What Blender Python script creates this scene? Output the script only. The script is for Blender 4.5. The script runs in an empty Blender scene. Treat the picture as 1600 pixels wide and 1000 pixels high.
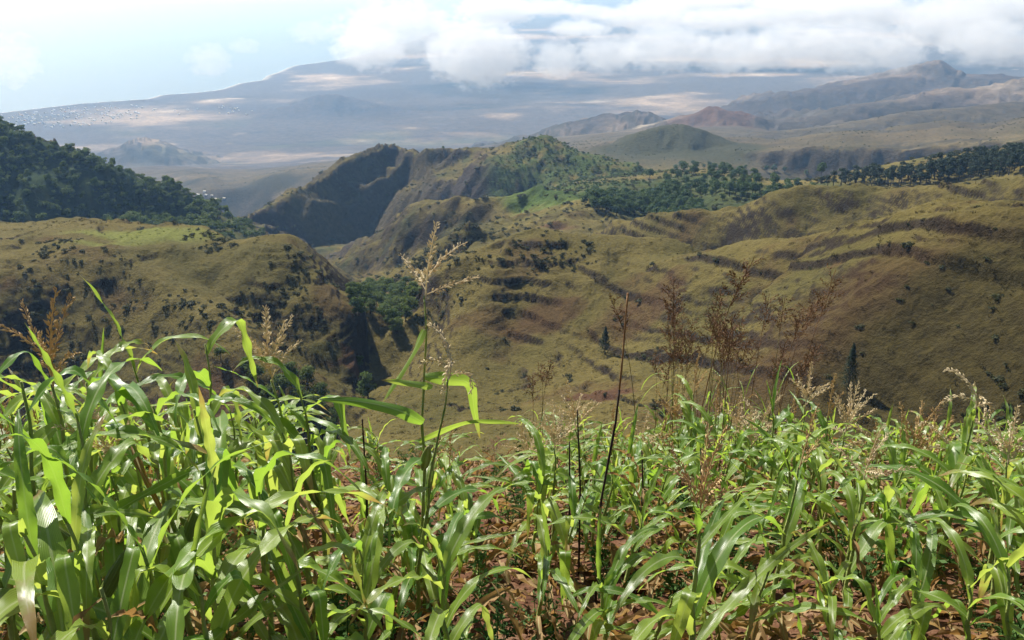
import bpy, math, random, os
import numpy as np
from mathutils import Vector, Matrix, Euler

# ------------------------------------------------------------------ camera, sky, sun
SC = bpy.context.scene
COL = SC.collection
F = 1500.0                      # focal length in photograph pixels (1600 wide)
PITCH = math.radians(20.8)
CP, SP = math.cos(PITCH), math.sin(PITCH)
CZ = 900.0                      # the viewpoint stands 900 m above the sea

cam_d = bpy.data.cameras.new('camera')
cam = bpy.data.objects.new('camera', cam_d)
COL.objects.link(cam)
cam.location = (0, 0, CZ)
cam.rotation_euler = (math.pi/2 - PITCH, 0, 0)
cam_d.sensor_width = 36.0
cam_d.lens = 36.0 * F / 1600.0
cam_d.clip_start = 0.05
cam_d.clip_end = 200000.0
SC.camera = cam

SUN_EL = math.radians(45)
SUN_AZ = math.radians(-33)      # measured from the view direction, negative is to the left
world = bpy.data.worlds.new('World')
SC.world = world
world.use_nodes = True
wn = world.node_tree
wn.nodes.clear()
sky = wn.nodes.new('ShaderNodeTexSky')
sky.sky_type = 'NISHITA'
sky.sun_disc = False
sky.sun_elevation = SUN_EL
sky.sun_rotation = SUN_AZ
sky.altitude = 900
sky.air_density = 1.0
sky.dust_density = 1.0
bg = wn.nodes.new('ShaderNodeBackground')
bg.inputs['Strength'].default_value = 0.055
wo = wn.nodes.new('ShaderNodeOutputWorld')
wn.links.new(sky.outputs[0], bg.inputs[0])
wn.links.new(bg.outputs[0], wo.inputs[0])

sun_d = bpy.data.lights.new('sun', 'SUN')
sun = bpy.data.objects.new('sun', sun_d)
COL.objects.link(sun)
sun_d.energy = 5.0
sun_d.angle = math.radians(0.53)
sun_d.color = (1.0, 0.95, 0.86)
SDIR = Vector((math.sin(SUN_AZ)*math.cos(SUN_EL), math.cos(SUN_AZ)*math.cos(SUN_EL), math.sin(SUN_EL)))
sun.rotation_euler = SDIR.to_track_quat('Z', 'Y').to_euler()
sun.location = (0, 0, CZ+50)

SC.view_settings.view_transform = 'Standard'
SC.view_settings.look = 'None'
SC.view_settings.exposure = 0.95
SC.view_settings.gamma = 1.0
SC.view_settings.use_curve_mapping = False
SC.render.engine = 'CYCLES'
cy = SC.cycles
cy.use_denoising = True
cy.max_bounces = 9
cy.diffuse_bounces = 3
cy.glossy_bounces = 2
cy.transmission_bounces = 4
cy.transparent_max_bounces = 8
cy.volume_bounces = 5
cy.sample_clamp_indirect = 6.0
cy.caustics_reflective = False
cy.caustics_refractive = False
QUICK = os.environ.get('QUICK', '')
random.seed(11)
RNG = np.random.default_rng(5)

# ------------------------------------------------------------------ helpers
def ray(u, v):
    t = (500.0 - v)/F
    return ((u-800.0)/F, CP + t*SP, -SP + t*CP)
def P(u, v, Y):
    "point of the place seen at photograph pixel (u, v), Y metres ahead"
    d = ray(u, v); s = Y/d[1]
    return (d[0]*s, Y, CZ + d[2]*s)
def Pz(u, v, z):
    d = ray(u, v); s = (z-CZ)/d[2]
    return (d[0]*s, d[1]*s, z)

def tag(o, label=None, cat=None, group=None, kind=None):
    if label: o['label'] = label
    if cat: o['category'] = cat
    if group: o['group'] = group
    if kind: o['kind'] = kind
    return o
def link(o, parent=None):
    COL.objects.link(o)
    if parent is not None: o.parent = parent
    return o
def empty(name, loc=(0,0,0), rot=(0,0,0), scale=1.0):
    o = bpy.data.objects.new(name, None)
    o.empty_display_size = 0.1
    o.location = loc; o.rotation_euler = rot
    o.scale = (scale,)*3 if not hasattr(scale, '__len__') else scale
    return link(o)
def mesh_from(name, verts, faces, mat=None, smooth=True, uvs=None):
    "verts (n,3); faces: array (m,k) or list of lists"
    me = bpy.data.meshes.new(name)
    verts = np.asarray(verts, dtype=np.float32)
    if isinstance(faces, np.ndarray):
        m, k = faces.shape
        me.vertices.add(len(verts)); me.vertices.foreach_set('co', verts.ravel())
        me.loops.add(m*k); me.loops.foreach_set('vertex_index', faces.astype(np.int32).ravel())
        me.polygons.add(m)
        me.polygons.foreach_set('loop_start', np.arange(0, m*k, k, dtype=np.int32))
        me.polygons.foreach_set('loop_total', np.full(m, k, dtype=np.int32))
        me.update(calc_edges=True)
    else:
        me.from_pydata([tuple(map(float, v)) for v in verts], [], faces)
        me.update()
    if uvs is not None:
        ul = me.uv_layers.new(name='UVMap')
        li = np.empty(len(me.loops), dtype=np.int32); me.loops.foreach_get('vertex_index', li)
        ul.data.foreach_set('uv', np.asarray(uvs, dtype=np.float32)[li].ravel())
    if smooth:
        me.polygons.foreach_set('use_smooth', np.ones(len(me.polygons), dtype=bool))
    if mat: me.materials.append(mat)
    return me
def obj(name, me, parent=None, loc=(0,0,0), rot=(0,0,0), scale=None):
    o = bpy.data.objects.new(name, me)
    o.location = loc; o.rotation_euler = rot
    if scale is not None: o.scale = scale if hasattr(scale, '__len__') else (scale,)*3
    return link(o, parent)

class MB:
    "collects pieces of one mesh"
    def __init__(s): s.v = []; s.f = []; s.uv = []
    def add(s, v, f, uv=None):
        n = len(s.v); s.v += [tuple(p) for p in v]; s.f += [[i+n for i in q] for q in f]
        s.uv += list(uv) if uv is not None else [(0, 0)]*len(v)
    def tube(s, pts, rad, sides=6, cap=True):
        pts = [Vector(p) for p in pts]; v = []; f = []; uv = []
        n = len(pts)
        side = None
        for i, p in enumerate(pts):
            t = (pts[min(i+1, n-1)] - pts[max(i-1, 0)]).normalized()
            if side is None:
                side = t.cross(Vector((0.3, 0.9, 0.2))).normalized()
            else:
                side = (side - t*side.dot(t)).normalized()
            b = t.cross(side)
            for k in range(sides):
                a = 2*math.pi*k/sides
                v.append(p + (side*math.cos(a) + b*math.sin(a))*rad[i]); uv.append((k/sides, i/(n-1)))
        for i in range(n-1):
            for k in range(sides):
                k2 = (k+1) % sides
                f.append([i*sides+k, i*sides+k2, (i+1)*sides+k2, (i+1)*sides+k])
        if cap:
            f.append(list(range(sides))[::-1]); f.append([(n-1)*sides+k for k in range(sides)])
        s.add(v, f, uv)
    def build(s, name, mat, smooth=True):
        return mesh_from(name, s.v, s.f, mat, smooth, s.uv)

# --- vectorised gradient noise
_perm = RNG.permutation(256); _perm = np.concatenate([_perm, _perm, _perm]).astype(np.int32)
_ang = RNG.random(256)*2*np.pi
_gx, _gy = np.cos(_ang).astype(np.float32), np.sin(_ang).astype(np.float32)
def noise(x, y):
    xf = np.floor(x); yf = np.floor(y)
    xi = xf.astype(np.int64) & 255; yi = yf.astype(np.int64) & 255
    fx = (x-xf).astype(np.float32); fy = (y-yf).astype(np.float32)
    u = fx*fx*fx*(fx*(fx*6-15)+10); w = fy*fy*fy*(fy*(fy*6-15)+10)
    def g(ix, iy, dx, dy):
        h = _perm[_perm[ix]+iy]; return _gx[h]*dx + _gy[h]*dy
    n00 = g(xi, yi, fx, fy); n10 = g(xi+1, yi, fx-1, fy)
    n01 = g(xi, yi+1, fx, fy-1); n11 = g(xi+1, yi+1, fx-1, fy-1)
    return 1.5*((n00*(1-u)+n10*u)*(1-w) + (n01*(1-u)+n11*u)*w)
def fbm(x, y, wl, octv=4, gain=0.5, seed=0.0, ridged=False):
    r = 0; a = 1.0; tot = 0
    for i in range(octv):
        n = noise(x/wl + 17.3*i + seed*7.1, y/wl - 9.7*i + seed*3.3)
        if ridged: n = 1 - 2*np.abs(n)
        r = r + a*n; tot += a; a *= gain; wl *= 0.5
    return r/tot
def sstep(a, b, x):
    t = np.clip((x-a)/(b-a), 0, 1); return t*t*(3-2*t)
def mix3(a, b, t): return a*(1-t[..., None]) + np.asarray(b, dtype=np.float32)*t[..., None]

# --- materials
def new_mat(name):
    m = bpy.data.materials.new(name); m.use_nodes = True
    nt = m.node_tree; nt.nodes.clear()
    return m, nt
def N(nt, kind, **kw):
    n = nt.nodes.new(kind)
    for k, v in kw.items():
        if k in n.inputs.keys() if hasattr(n.inputs, 'keys') else False: n.inputs[k].default_value = v
        else: setattr(n, k, v)
    return n
def ramp(nt, stops, fac=None):
    r = nt.nodes.new('ShaderNodeValToRGB'); e = r.color_ramp.elements
    while len(e) > 1: e.remove(e[-1])
    for i, (p, c) in enumerate(stops):
        el = e[0] if i == 0 else e.new(p)
        el.position = p; el.color = (*c, 1)
    if fac is not None: nt.links.new(fac, r.inputs[0])
    return r
# ------------------------------------------------------------------ terrain
# surface points read off the photograph: (u, v, metres ahead); dz given where the ground is hidden
def dz_of(u, v, Y): return P(u, v, Y)[2] - CZ
VIS = [  # visible ground
 (1500,720,185),(1600,600,220),(1500,500,255),(1600,450,240),(1325,610,235),(1050,620,270),(900,640,270),(820,700,225),
 (750,740,190),(700,690,240),(600,650,310),(540,690,268),(945,550,340),(1200,500,300),(1200,430,337),(1050,470,365),(900,450,386),(800,500,378),
 (720,560,348),(700,470,398),(400,720,272),(1700,650,190),(1700,520,215),
 (850,385,414),(950,390,412),(780,400,406),(900,412,402),(1343,378,316),(1484,348,276),(1200,398,350),(250,410,392),(400,405,393),(100,415,385),(470,440,384),(540,490,386),(565,520,388),(590,520,402),(620,530,406),(600,545,392),
 # near left hill front and valley floor
 (100,450,376),(200,520,360),(350,480,370),(300,600,347),(500,560,367),(450,620,352),(520,600,355),(600,560,384),(50,600,340),(0,500,355),(-100,560,335),
 (-100,470,358),(640,520,430),(610,490,500),(570,460,650),(520,440,850),(480,420,1040),
 # behind left hill
 (60,375,700),(200,345,770),(330,350,800),(-80,380,700),
 # between the crests on the right
 (930,345,700),(800,348,765),(720,374,745),(650,412,770),(735,395,600),(690,420,600),(780,392,610),(640,455,560),
 # grove plateau
 (1000,330,800),(1150,305,780),(1250,282,900),(1100,268,1130),(1000,275,1100),(900,290,1000),(850,305,960),(1400,275,960),(1300,290,760),(1450,280,720),(1600,266,660),(1700,250,640),
 (1600,240,900),(1500,255,950),
 # shelf and cone feet
 (930,258,1500),(1050,248,1600),(1160,240,1680),(1300,232,1640),(1400,228,1620),(1500,225,1600),(1600,222,1560),(1300,209,1950),(1475,189,2000),(1600,187,1980),(1400,205,1800),(1540,203,1750),(1200,222,1850),(1720,185,1980),
 # far
 (1000,205,2700),(1000,190,3300),(1150,195,2800),(700,216,3200),(850,184,3900),(300,292,2350),(420,292,2200),(330,300,2250),(200,258,3000),(350,284,2400),(350,270,2650),(420,272,2500),(300,257,3000),(400,256,3000),(300,244,3500),(450,244,3400),(350,233,3900),(550,232,3300),(150,240,3600),(50,232,3800),
]
HID = [  # hidden ground: (u, dz, Y) at v 500
 (100,-125,440),(200,-125,452),(300,-125,442),(0,-124,420),(-100,-124,410),(150,-126,470),
 (1380,-142,430),(1540,-122,370),(1170,-152,460),(1680,-105,330),(1020,-172,500),(900,-178,520),(800,-185,520),(720,-178,500),(1480,-160,640),(1250,-185,640),(1050,-205,660),
 (100,-6,10),(800,-6,10),(1500,-6,10),(800,-13.2,20),(-200,-13.2,20),(1800,-13,20),(800,-27.5,40),(-300,-28,40),(1900,-26,40),(800,-51,80),(200,-54,80),(-300,-54,80),(1400,-48,80),(1900,-45,80),
 (0,-92,150),(-300,-92,150),(400,-94,150),(800,-92,150),(1300,-80,140),
 (150,-140,520),(300,-150,520),(0,-140,520),(400,-160,480),(-200,-140,520),(450,-210,650),(500,-215,700),(300,-205,620),
 (600,-360,1090),(700,-350,1110),(650,-365,1160),(760,-325,1140),(700,-370,1200),(640,-380,1220),(750,-360,1200),(580,-395,1220),(520,-395,1200),(540,-350,1130),(560,-340,1040),(640,-315,1010),(720,-290,1000),(800,-255,1010),(380,-650,2030),(430,-610,1930),(320,-660,2080),(400,-345,990),(340,-362,1050),(300,-385,1150),(420,-400,1500),(200,-330,1100),(50,-300,1050),(-200,-260,1000),(250,-420,1600),(100,-430,1600),(-150,-400,1500),
 (600,-360,1500),(750,-330,1500),(550,-430,1800),(700,-450,2000),(850,-300,1500),(850,-420,2200),
 (1000,-310,1400),(1250,-365,1470),(1400,-365,1440),(1550,-360,1400),(1700,-350,1380),(1060,-420,2200),
 (1300,-440,2300),(1500,-430,2300),(1650,-420,2300),(1300,-575,3700),(1500,-560,3850),(1650,-550,3900),(1200,-610,3900),(1300,-520,2800),(1500,-500,2950),(1680,-480,3000),(1500,-560,4600),
]
def ab(u, v, Y): x, y, z = P(u, v, Y); return x/y, math.log(y)
cp = []; cq = []
for (u, v, Y) in VIS:
    x, y, z = P(u, v, Y); cp.append((x/y, math.log(y))); cq.append((z-CZ)/y)
for (u, dz, Y) in HID:
    cp.append(((u-800)/F/CP, math.log(Y))); cq.append(dz/Y)
cp = np.array(cp); cq = np.array(cq)
def KX(p): return np.stack([p[..., 0]*2.6, p[..., 1]*1.0], -1)
def tps_fit(X, q, lam=2e-5):
    n = len(X); d2 = ((X[:, None]-X[None])**2).sum(-1)
    K = 0.5*d2*np.log(d2+1e-12) + lam*np.eye(n)
    A = np.zeros((n+3, n+3)); A[:n, :n] = K; A[:n, n] = 1; A[:n, n+1:] = X; A[n:, :n] = A[:n, n:].T
    return np.linalg.solve(A, np.concatenate([q, np.zeros(3)]))
TX = KX(cp); TW = tps_fit(TX, cq)
def tps_eval(a, l):
    X = KX(np.stack([a, l], -1)).reshape(-1, 2); out = np.empty(len(X))
    for i in range(0, len(X), 20000):
        x = X[i:i+20000]; d2 = ((x[:, None]-TX[None])**2).sum(-1)
        out[i:i+20000] = (0.5*d2*np.log(d2+1e-12))@TW[:-3] + TW[-3] + x@TW[-2:]
    return out.reshape(a.shape)

# crests: points (u, v, Y) left to right; slopes falling towards / away from the viewer; crest rounding
RIDGES = [
 ('right_slope', [(1760,290,245),(1600,309,262),(1484,318,290),(1343,350,330),(1230,371,352),(1158,380,370),(1100,391,385),(1056,402,398)], .22, .75, 10, 0.6),
 ('knoll', [(1040,374,425),(990,369,428),(888,366,430),(843,362,430),(782,378,424),(725,402,412),(690,440,405),(660,490,400)], .30, .8, 8, 0.8),
 ('scarp', [(1060,560,304),(1130,540,296),(1250,520,279),(1350,495,268),(1450,465,255),(1540,425,245),(1620,390,240),(1720,360,232)], .95, .10, 3, 1.0),
 ('bench', [(1760,258,410),(1600,274,440),(1452,290,480),(1388,292,500),(1343,287,510),(1292,290,520),(1209,302,530),(1156,328,540),(1089,334,550),(1022,336,570),(974,354,585)], .85, .6, 5, 1.0),
 ('middle_hill', [(974,353,690),(923,324,750),(891,302,800),(849,292,830),(798,303,830),(760,308,835),(712,320,845),(654,314,880),(628,334,905),(574,366,955),(529,398,1010),(488,416,1060)], .72, .75, 6, 1.3),
 ('pyramid', [(779,374,630),(750,352,638),(731,342,640),(712,352,640),(689,369,632)], .60, .9, 4, 0.8),
 ('cliff', [(376,346,1060),(449,305,1150),(510,271,1222),(558,242,1290),(612,225,1350),(641,238,1325),(665,228,1300),(692,230,1300),(747,233,1290),(770,236,1280)], 1.5, .7, 4, .45),
 ('cliff_spur', [(641,238,1322),(600,266,1294),(560,298,1257),(480,348,1155),(430,378,1096)], 1.4, 1.3, 2, .6),
 ('plantation_hill', [(766,236,1290),(798,222,1280),(827,214,1250),(878,228,1230),(929,244,1200),(974,257,1180)], .36, .6, 14, 1.0),
 ('cone', [(923,241,1750),(990,212,1780),(1030,198,1800),(1057,193,1800),(1102,204,1800),(1157,225,1780)], .36, .5, 25, 1.2),
 ('left_hill_back', [(-140,392,390),(0,382,405),(48,366,425),(102,354,440),(166,348,452),(243,353,452),(304,355,440),(326,366,428)], .12, .9, 6, .8),
 ('left_hill_front', [(-120,420,372),(60,400,390),(180,385,402),(320,392,405),(360,394,408),(416,381,402),(467,407,394),(500,433,388),(536,452,392),(571,478,396),(612,512,392)], .36, .8, 6, 1.2),
 ('left_rib', [(170,392,402),(260,430,380),(330,480,352),(370,530,332),(420,565,322)], .4, .4, 5, .8),
 ('forest', [(-200,120,850),(-60,172,850),(0,199,850),(64,225,855),(128,249,860),(192,271,862),(243,289,860),(272,308,850),(290,324,845)], .52, .6, 8, 1.6),
 ('forest_spur', [(288,332,840),(336,337,822),(378,356,812),(403,380,800),(440,415,790)], .8, .7, 5, 1.0),
 ('gorge_rim', [(330,299,2250),(400,292,2250),(442,300,2200)], .9, .05, 10, 1.),
 ('shelf_edge', [(1170,238,1640),(1300,229,1590),(1420,234,1540),(1520,222,1530),(1600,218,1500),(1740,216,1480)], 1.4, .10, 4, .8),
 ('far_ridge', [(1100,178,4300),(1150,165,4250),(1230,150,4300),(1300,134,4400),(1350,127,4450),(1425,117,4600),(1465,96,4700),(1495,116,4650),(1600,121,4600),(1760,110,4500)], .20, .3, 30, 2.5),
 ('mid_ridge', [(1190,196,3050),(1280,184,3050),(1350,161,3200),(1425,152,3300),(1600,120,3400),(1760,110,3400)], .30, .4, 25, 2.5),
 ('low_ridge', [(1200,207,2500),(1320,194,2520),(1425,175,2600),(1600,160,2700),(1760,150,2700)], .22, .4, 25, 1.8),
 ('red_cone', [(1085,178,3000),(1120,165,3000),(1150,176,3000)], .38, .4, 20, 1.2),
 ('low_hills', [(905,194,3350),(950,180,3400),(975,186,3400),(995,176,3400),(1040,190,3350)], .20, .3, 20, 1.0),
 ('plain_hill', [(440,170,5700),(490,158,5800),(520,146,5900),(545,152,5900),(590,165,5800)], .16, .25, 40, 1.6),
 ('plain_knob', [(205,226,3900),(225,221,3950),(240,227,3900)], .3, .35, 12, .8),
]
REACH = {'scarp': 6, 'right_slope': 20, 'knoll': 26, 'left_hill_back': 42, 'left_hill_front': 20, 'left_rib': 8, 'plantation_hill': 90, 'cone': 130, 'gorge_rim': 120, 'shelf_edge': 380, 'far_ridge': 500, 'mid_ridge': 400, 'low_ridge': 300, 'plain_hill': 500}
COASTPX = [(-900,240),(-300,200),(-80,183),(0,177),(60,170),(120,163),(190,158),(235,155),(250,149),(300,146),(345,141),(372,131),(410,126),(418,118),(440,112),(452,104),(500,98),(560,88),(640,66),(718,36),(732,26),(745,14),(790,-4),(900,-30),(1300,-50)]
COAST = np.array([Pz(u, v, 0.0)[:2] for u, v in COASTPX])
def seg_dist(x, y, A, B):
    dx, dy = B[0]-A[0], B[1]-A[1]; L2 = dx*dx+dy*dy
    t = np.clip(((x-A[0])*dx + (y-A[1])*dy)/L2, 0, 1)
    qx = x-A[0]-t*dx; qy = y-A[1]-t*dy
    d = np.sqrt(qx*qx+qy*qy)
    return d, t, (dx*qy-dy*qx)/math.sqrt(L2)
def coast_sd(x, y):
    best = np.full(x.shape, 1e9, dtype=np.float32); sg = np.zeros(x.shape, dtype=np.float32)
    for A, B in zip(COAST[:-1], COAST[1:]):
        d, t, c = seg_dist(x, y, A, B)
        m = d < best; best[m] = d[m]; sg[m] = np.where(c[m] > 0, -1, 1)   # left of the line is sea
    return best*sg
def smax(a, b, k):
    h = np.maximum(k-np.abs(a-b), 0)/k
    return np.maximum(a, b) + h*h*k*0.25

def base_height(x, y):
    "large forms, evaluated on a coarse grid"
    a = x/y; l = np.log(y)
    q = tps_eval(np.clip(a, -.8, .8), np.minimum(l, math.log(4600)))
    z = CZ + q*np.minimum(y, 4600)
    # coastal plain beyond: gently falling to the shore
    sd = coast_sd(x, y)
    plain = np.where(sd > 0, 14*(1-np.exp(-sd/60)) + sd*0.021, np.maximum(sd*.05, -40))
    plain = np.minimum(plain, 18 + 90*(1-np.exp(-sd/6000)) + np.maximum(0, 4600-y)*0.10*sstep(0, 2500, sd))
    w = sstep(2600, 4800, y)
    z = z*(1-w) + plain*w
    z = np.where(sd < 0, np.minimum(z, plain), z)
    # crests
    warp_x = x + 9*fbm(x, y, 60, 3, seed=1)*np.clip(y/600, .25, 6)
    warp_y = y + 9*fbm(x, y, 60, 3, seed=2)*np.clip(y/600, .25, 6)
    for name, pts, front, back, rnd, rib in RIDGES:
        W = [P(*p) for p in pts]
        if W[0][0] > W[-1][0]: W = W[::-1]
        best = np.full(x.shape, 1e9, dtype=np.float32); sl = np.zeros(x.shape, dtype=np.float32)
        zc = np.zeros(x.shape, dtype=np.float32); sp = np.zeros(x.shape, dtype=np.float32); acc = 0
        n0 = np.full(x.shape, 1e9, dtype=np.float32)
        for A, B in zip(W[:-1], W[1:]):
            L = math.hypot(B[0]-A[0], B[1]-A[1])
            d0 = seg_dist(x, y, A, B)[0]
            n0 = np.minimum(n0, d0)
            d, t, c = seg_dist(warp_x, warp_y, A, B)
            m = d < best
            best[m] = d[m]; zc[m] = (A[2]+(B[2]-A[2])*t)[m]; sp[m] = (acc+t*L)[m]
            s = sstep(-.5, .5, (-c/(d+1e-3)))
            sl[m] = (back + (front-back)*s)[m]; acc += L
        # the crest line itself stays where it was read off; warping grows away from it
        k = sstep(0, rnd*4, n0)
        dist = n0*(1-k) + best*k
        sc = np.clip(np.mean([w[1] for w in W])/800, .4, 5)
        ribs = 1 + 0.38*rib*fbm(sp, dist*.25, 42*sc, 3, seed=len(name))*sstep(2*rnd, 8*rnd, dist)
        h = zc - sl*ribs*(np.sqrt(dist*dist+rnd*rnd)-rnd)
        if name in REACH: h = h - np.maximum(0, .8-sl)*np.maximum(0, dist-REACH[name])
        z = np.where(h > z-60, smax(z, h, 2.5*sc+rnd*.3), z)
    return z

# grid: columns of constant bearing, rows of growing distance
NA = 1000 if not QUICK else 430
A_ = np.linspace(-.80, .80, NA)
ry = [9.0]
while ry[-1] < 30000:
    Y = ry[-1]
    st = .02 if Y < 60 else .0062 if Y < 160 else .0031 if Y < 560 else .0042 if Y < 1400 else .0058 if Y < 3200 else .008 if Y < 9000 else .02
    ry.append(Y*(1+st*(2 if QUICK else 1)))
Y_ = np.array(ry); NR = len(Y_)
# coarse evaluation of the large forms, then fine relief on the full grid
ca = np.linspace(-.80, .80, 330); cl = np.linspace(math.log(9.0), math.log(ry[-1]), 620)
CX = ca[None, :]*np.exp(cl)[:, None]; CYY = np.repeat(np.exp(cl)[:, None], len(ca), 1)
CH = base_height(CX, CYY)
def bilin(G, fi, fj):
    i = np.clip(np.floor(fi).astype(int), 0, G.shape[0]-2); j = np.clip(np.floor(fj).astype(int), 0, G.shape[1]-2)
    s = np.clip(fi-i, 0, 1); t = np.clip(fj-j, 0, 1)
    if G.ndim == 3: s = s[..., None]; t = t[..., None]
    return (G[i, j]*(1-t)+G[i, j+1]*t)*(1-s) + (G[i+1, j]*(1-t)+G[i+1, j+1]*t)*s
YY = np.repeat(Y_[:, None], NA, 1); XX = A_[None, :]*YY
fi = (np.log(YY)-cl[0])/(cl[1]-cl[0]); fj = (A_[None, :]+.80)/(ca[1]-ca[0]) + 0*YY
def q_of(G): return G
CQ = (CH-CZ)/CYY
ZB = CZ + bilin(CQ, fi, fj)*YY
SD = coast_sd(XX[::4, ::4], YY[::4, ::4])
SDf = bilin(SD, np.arange(NR)[:, None]/4 + 0*YY, np.arange(NA)[None, :]/4 + 0*YY)
# slope of the large forms
def slope_of(Z):
    gy = np.gradient(Z, axis=0)/np.gradient(YY, axis=0)
    gx = np.gradient(Z, axis=1)/np.gradient(XX, axis=1)
    return np.hypot(gx, gy), gx, gy
S0, _, _ = slope_of(ZB)
near = 1-sstep(500, 900, YY); mid = sstep(250, 600, YY)*(1-sstep(2200, 3600, YY)); far = sstep(2200, 3600, YY)
land = sstep(0, 400, SDf)
Z = ZB.copy()
r1 = fbm(XX, YY, 46, 4, seed=3)
Z += near*sstep(60, 150, YY)*(1.8*r1 + 0.6*fbm(XX, YY, 9, 3, .55, seed=4) + .32*fbm(XX, YY, 4.2, 2, .6, seed=18, ridged=True))
rid = fbm(XX + 30*fbm(XX, YY, 140, 2, seed=6), YY + 30*fbm(XX, YY, 140, 2, seed=7), 130, 5, .52, seed=5, ridged=True)
cmk = sstep(960, 1010, YY)*(1-sstep(1330, 1420, YY))*sstep(.0, -.05, XX/YY)
Z += mid*sstep(.05, .5, S0)*(1-.85*cmk)*(16*(rid-.35))*np.clip(YY/1200, .45, 1.0)*(1-.8*sstep(1380, 1500, YY))
Z += mid*1.6*fbm(XX, YY, 22, 3, .55, seed=8)
# ribs and gullies running down the big cliff and its facing spur
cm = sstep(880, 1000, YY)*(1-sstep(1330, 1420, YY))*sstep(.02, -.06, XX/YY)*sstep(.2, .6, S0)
al = XX*.62 + YY*.78; pe = XX*.78 - YY*.62 + 14*fbm(XX, YY, 120, 2, seed=40)
Z += cm*(15*(fbm(pe, al*.14, 46, 4, .55, seed=41, ridged=True)-.45))
cm2 = sstep(560, 640, YY)*(1-sstep(880, 960, YY))*sstep(.22, .14, XX/YY)*sstep(-.33, -.25, XX/YY)
Z += cm2*(6.5*(fbm(pe, al*.3, 46, 4, .55, seed=42, ridged=True)-.4))
# small gullies on the near hills
g1 = fbm(XX, YY, 30, 4, .55, seed=43, ridged=True)
Z += near*sstep(150, 260, YY)*sstep(.08, .3, S0)*2.2*(g1-.4)
Z += far*land*(sstep(.03, .3, S0)*34*(fbm(XX + 90*fbm(XX, YY, 500, 2, seed=9), YY, 480, 4, .48, seed=10, ridged=True)-.35) + (10*fbm(XX, YY, 420, 4, .5, seed=12) + 6*(fbm(XX, YY, 800, 5, .5, seed=16, ridged=True)-.4))*sstep(300, 2500, SDf)*(1-sstep(6500, 9000, YY)))
# ledges that follow the contours, and on the right slope run along its crest
pp = .88*XX + .47*YY
l1 = sstep(10, 35, XX)*(1-sstep(380, 440, YY))*sstep(110, 150, pp)*(1-sstep(246, 258, pp))
per = np.where(YY < 700, 5.2, 13.0)
qq = -.47*XX + .88*YY
tm = (sstep(.08, .32, fbm(XX, YY, 70, 4, .6, seed=14))*(1-l1) + l1*sstep(-.05, .2, fbm(qq*.22, pp, 20, 3, .55, seed=17)))*sstep(90, 150, YY)*(1-.85*sstep(600, 800, YY)+.6*sstep(1450,1550,YY)-.75*sstep(1900, 2600, YY))*sstep(.06, .2, S0)
RISER = 0; dZ = 0
for tz, wgt in ((Z + 5.0*fbm(XX, YY, 90, 4, .55, seed=13) + .5*r1, 1-l1), (.36*pp + .2*Z + 4.5*fbm(qq*.45, pp, 40, 4, .55, seed=15), l1)):
    fr = tz/per - np.floor(tz/per)
    dZ = dZ + wgt*tm*np.where(YY < 700, .46, .6)*per*(sstep(.68, .87, fr) - fr)
    RISER = RISER + wgt*tm*sstep(.66, .72, fr)*(1-sstep(.84, .92, fr))
Z += dZ
# narrow grass terracettes
tf = sstep(120, 180, YY)*(1-sstep(620, 760, YY))*sstep(.10, .24, S0)*sstep(-.1, .3, fbm(XX, YY, 45, 4, .65, seed=45))
for tz, wgt in ((Z + 3.6*fbm(XX, YY, 36, 4, .6, seed=46), 1-l1), (.34*pp + .25*Z + 3.2*fbm(qq*.6, pp, 28, 4, .6, seed=47), l1)):
    fr = tz/2.6 - np.floor(tz/2.6); Z += wgt*tf*.42*2.6*(sstep(.62, .88, fr) - fr)
def field_z(x, y):
    "the maize field falls away in front of the viewer"
    yy = np.maximum(y, -2)
    return CZ - 1.72 - .36*yy - .004*yy*yy - .22*np.maximum(0, y-11.0)**2 + .03*x*np.clip(y/6, 0, 1)*.6
Z = np.where(YY < 26, np.minimum(Z, field_z(XX, YY)-.25 + np.maximum(0, YY-13)*50), Z)
Z = np.where((SDf < 0) & (YY > 3000), np.minimum(Z, -1.5), Z)
S1, GX, GY = slope_of(Z)

def zgrid(x, y):
    "terrain height at a point"
    fj = (np.asarray(x)/np.asarray(y)+.80)/(A_[1]-A_[0]); fi = np.interp(np.asarray(y), Y_, np.arange(NR))
    return bilin(Z, fi, fj)
def sample(G, x, y):
    fj = (np.asarray(x)/np.asarray(y)+.80)/(A_[1]-A_[0]); fi = np.interp(np.asarray(y), Y_, np.arange(NR))
    return bilin(G, fi, fj)
ELEV = (Z-CZ)/YY
RUN = np.maximum.accumulate(ELEV, axis=0)
VISIBLE = ELEV >= RUN-.006
def hit(u, v, ymin=60, ymax=1e9):
    "first terrain point met by the ray through a photograph pixel"
    d = ray(u, v); a = d[0]/d[1]; q = d[2]/d[1]
    fj = np.full(NR, (a+.80)/(A_[1]-A_[0])); e = bilin(ELEV, np.arange(NR).astype(float), fj)
    ok = np.where((e >= q) & (Y_ > ymin) & (Y_ < ymax))[0]
    if len(ok) == 0: return None
    i = ok[0]; y = Y_[i]
    if i > 0 and e[i-1] < q:
        t = (q-e[i-1])/(e[i]-e[i-1]+1e-12); y = Y_[i-1]+t*(Y_[i]-Y_[i-1])
    return (a*y, y, float(zgrid(a*y, y)))

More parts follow.
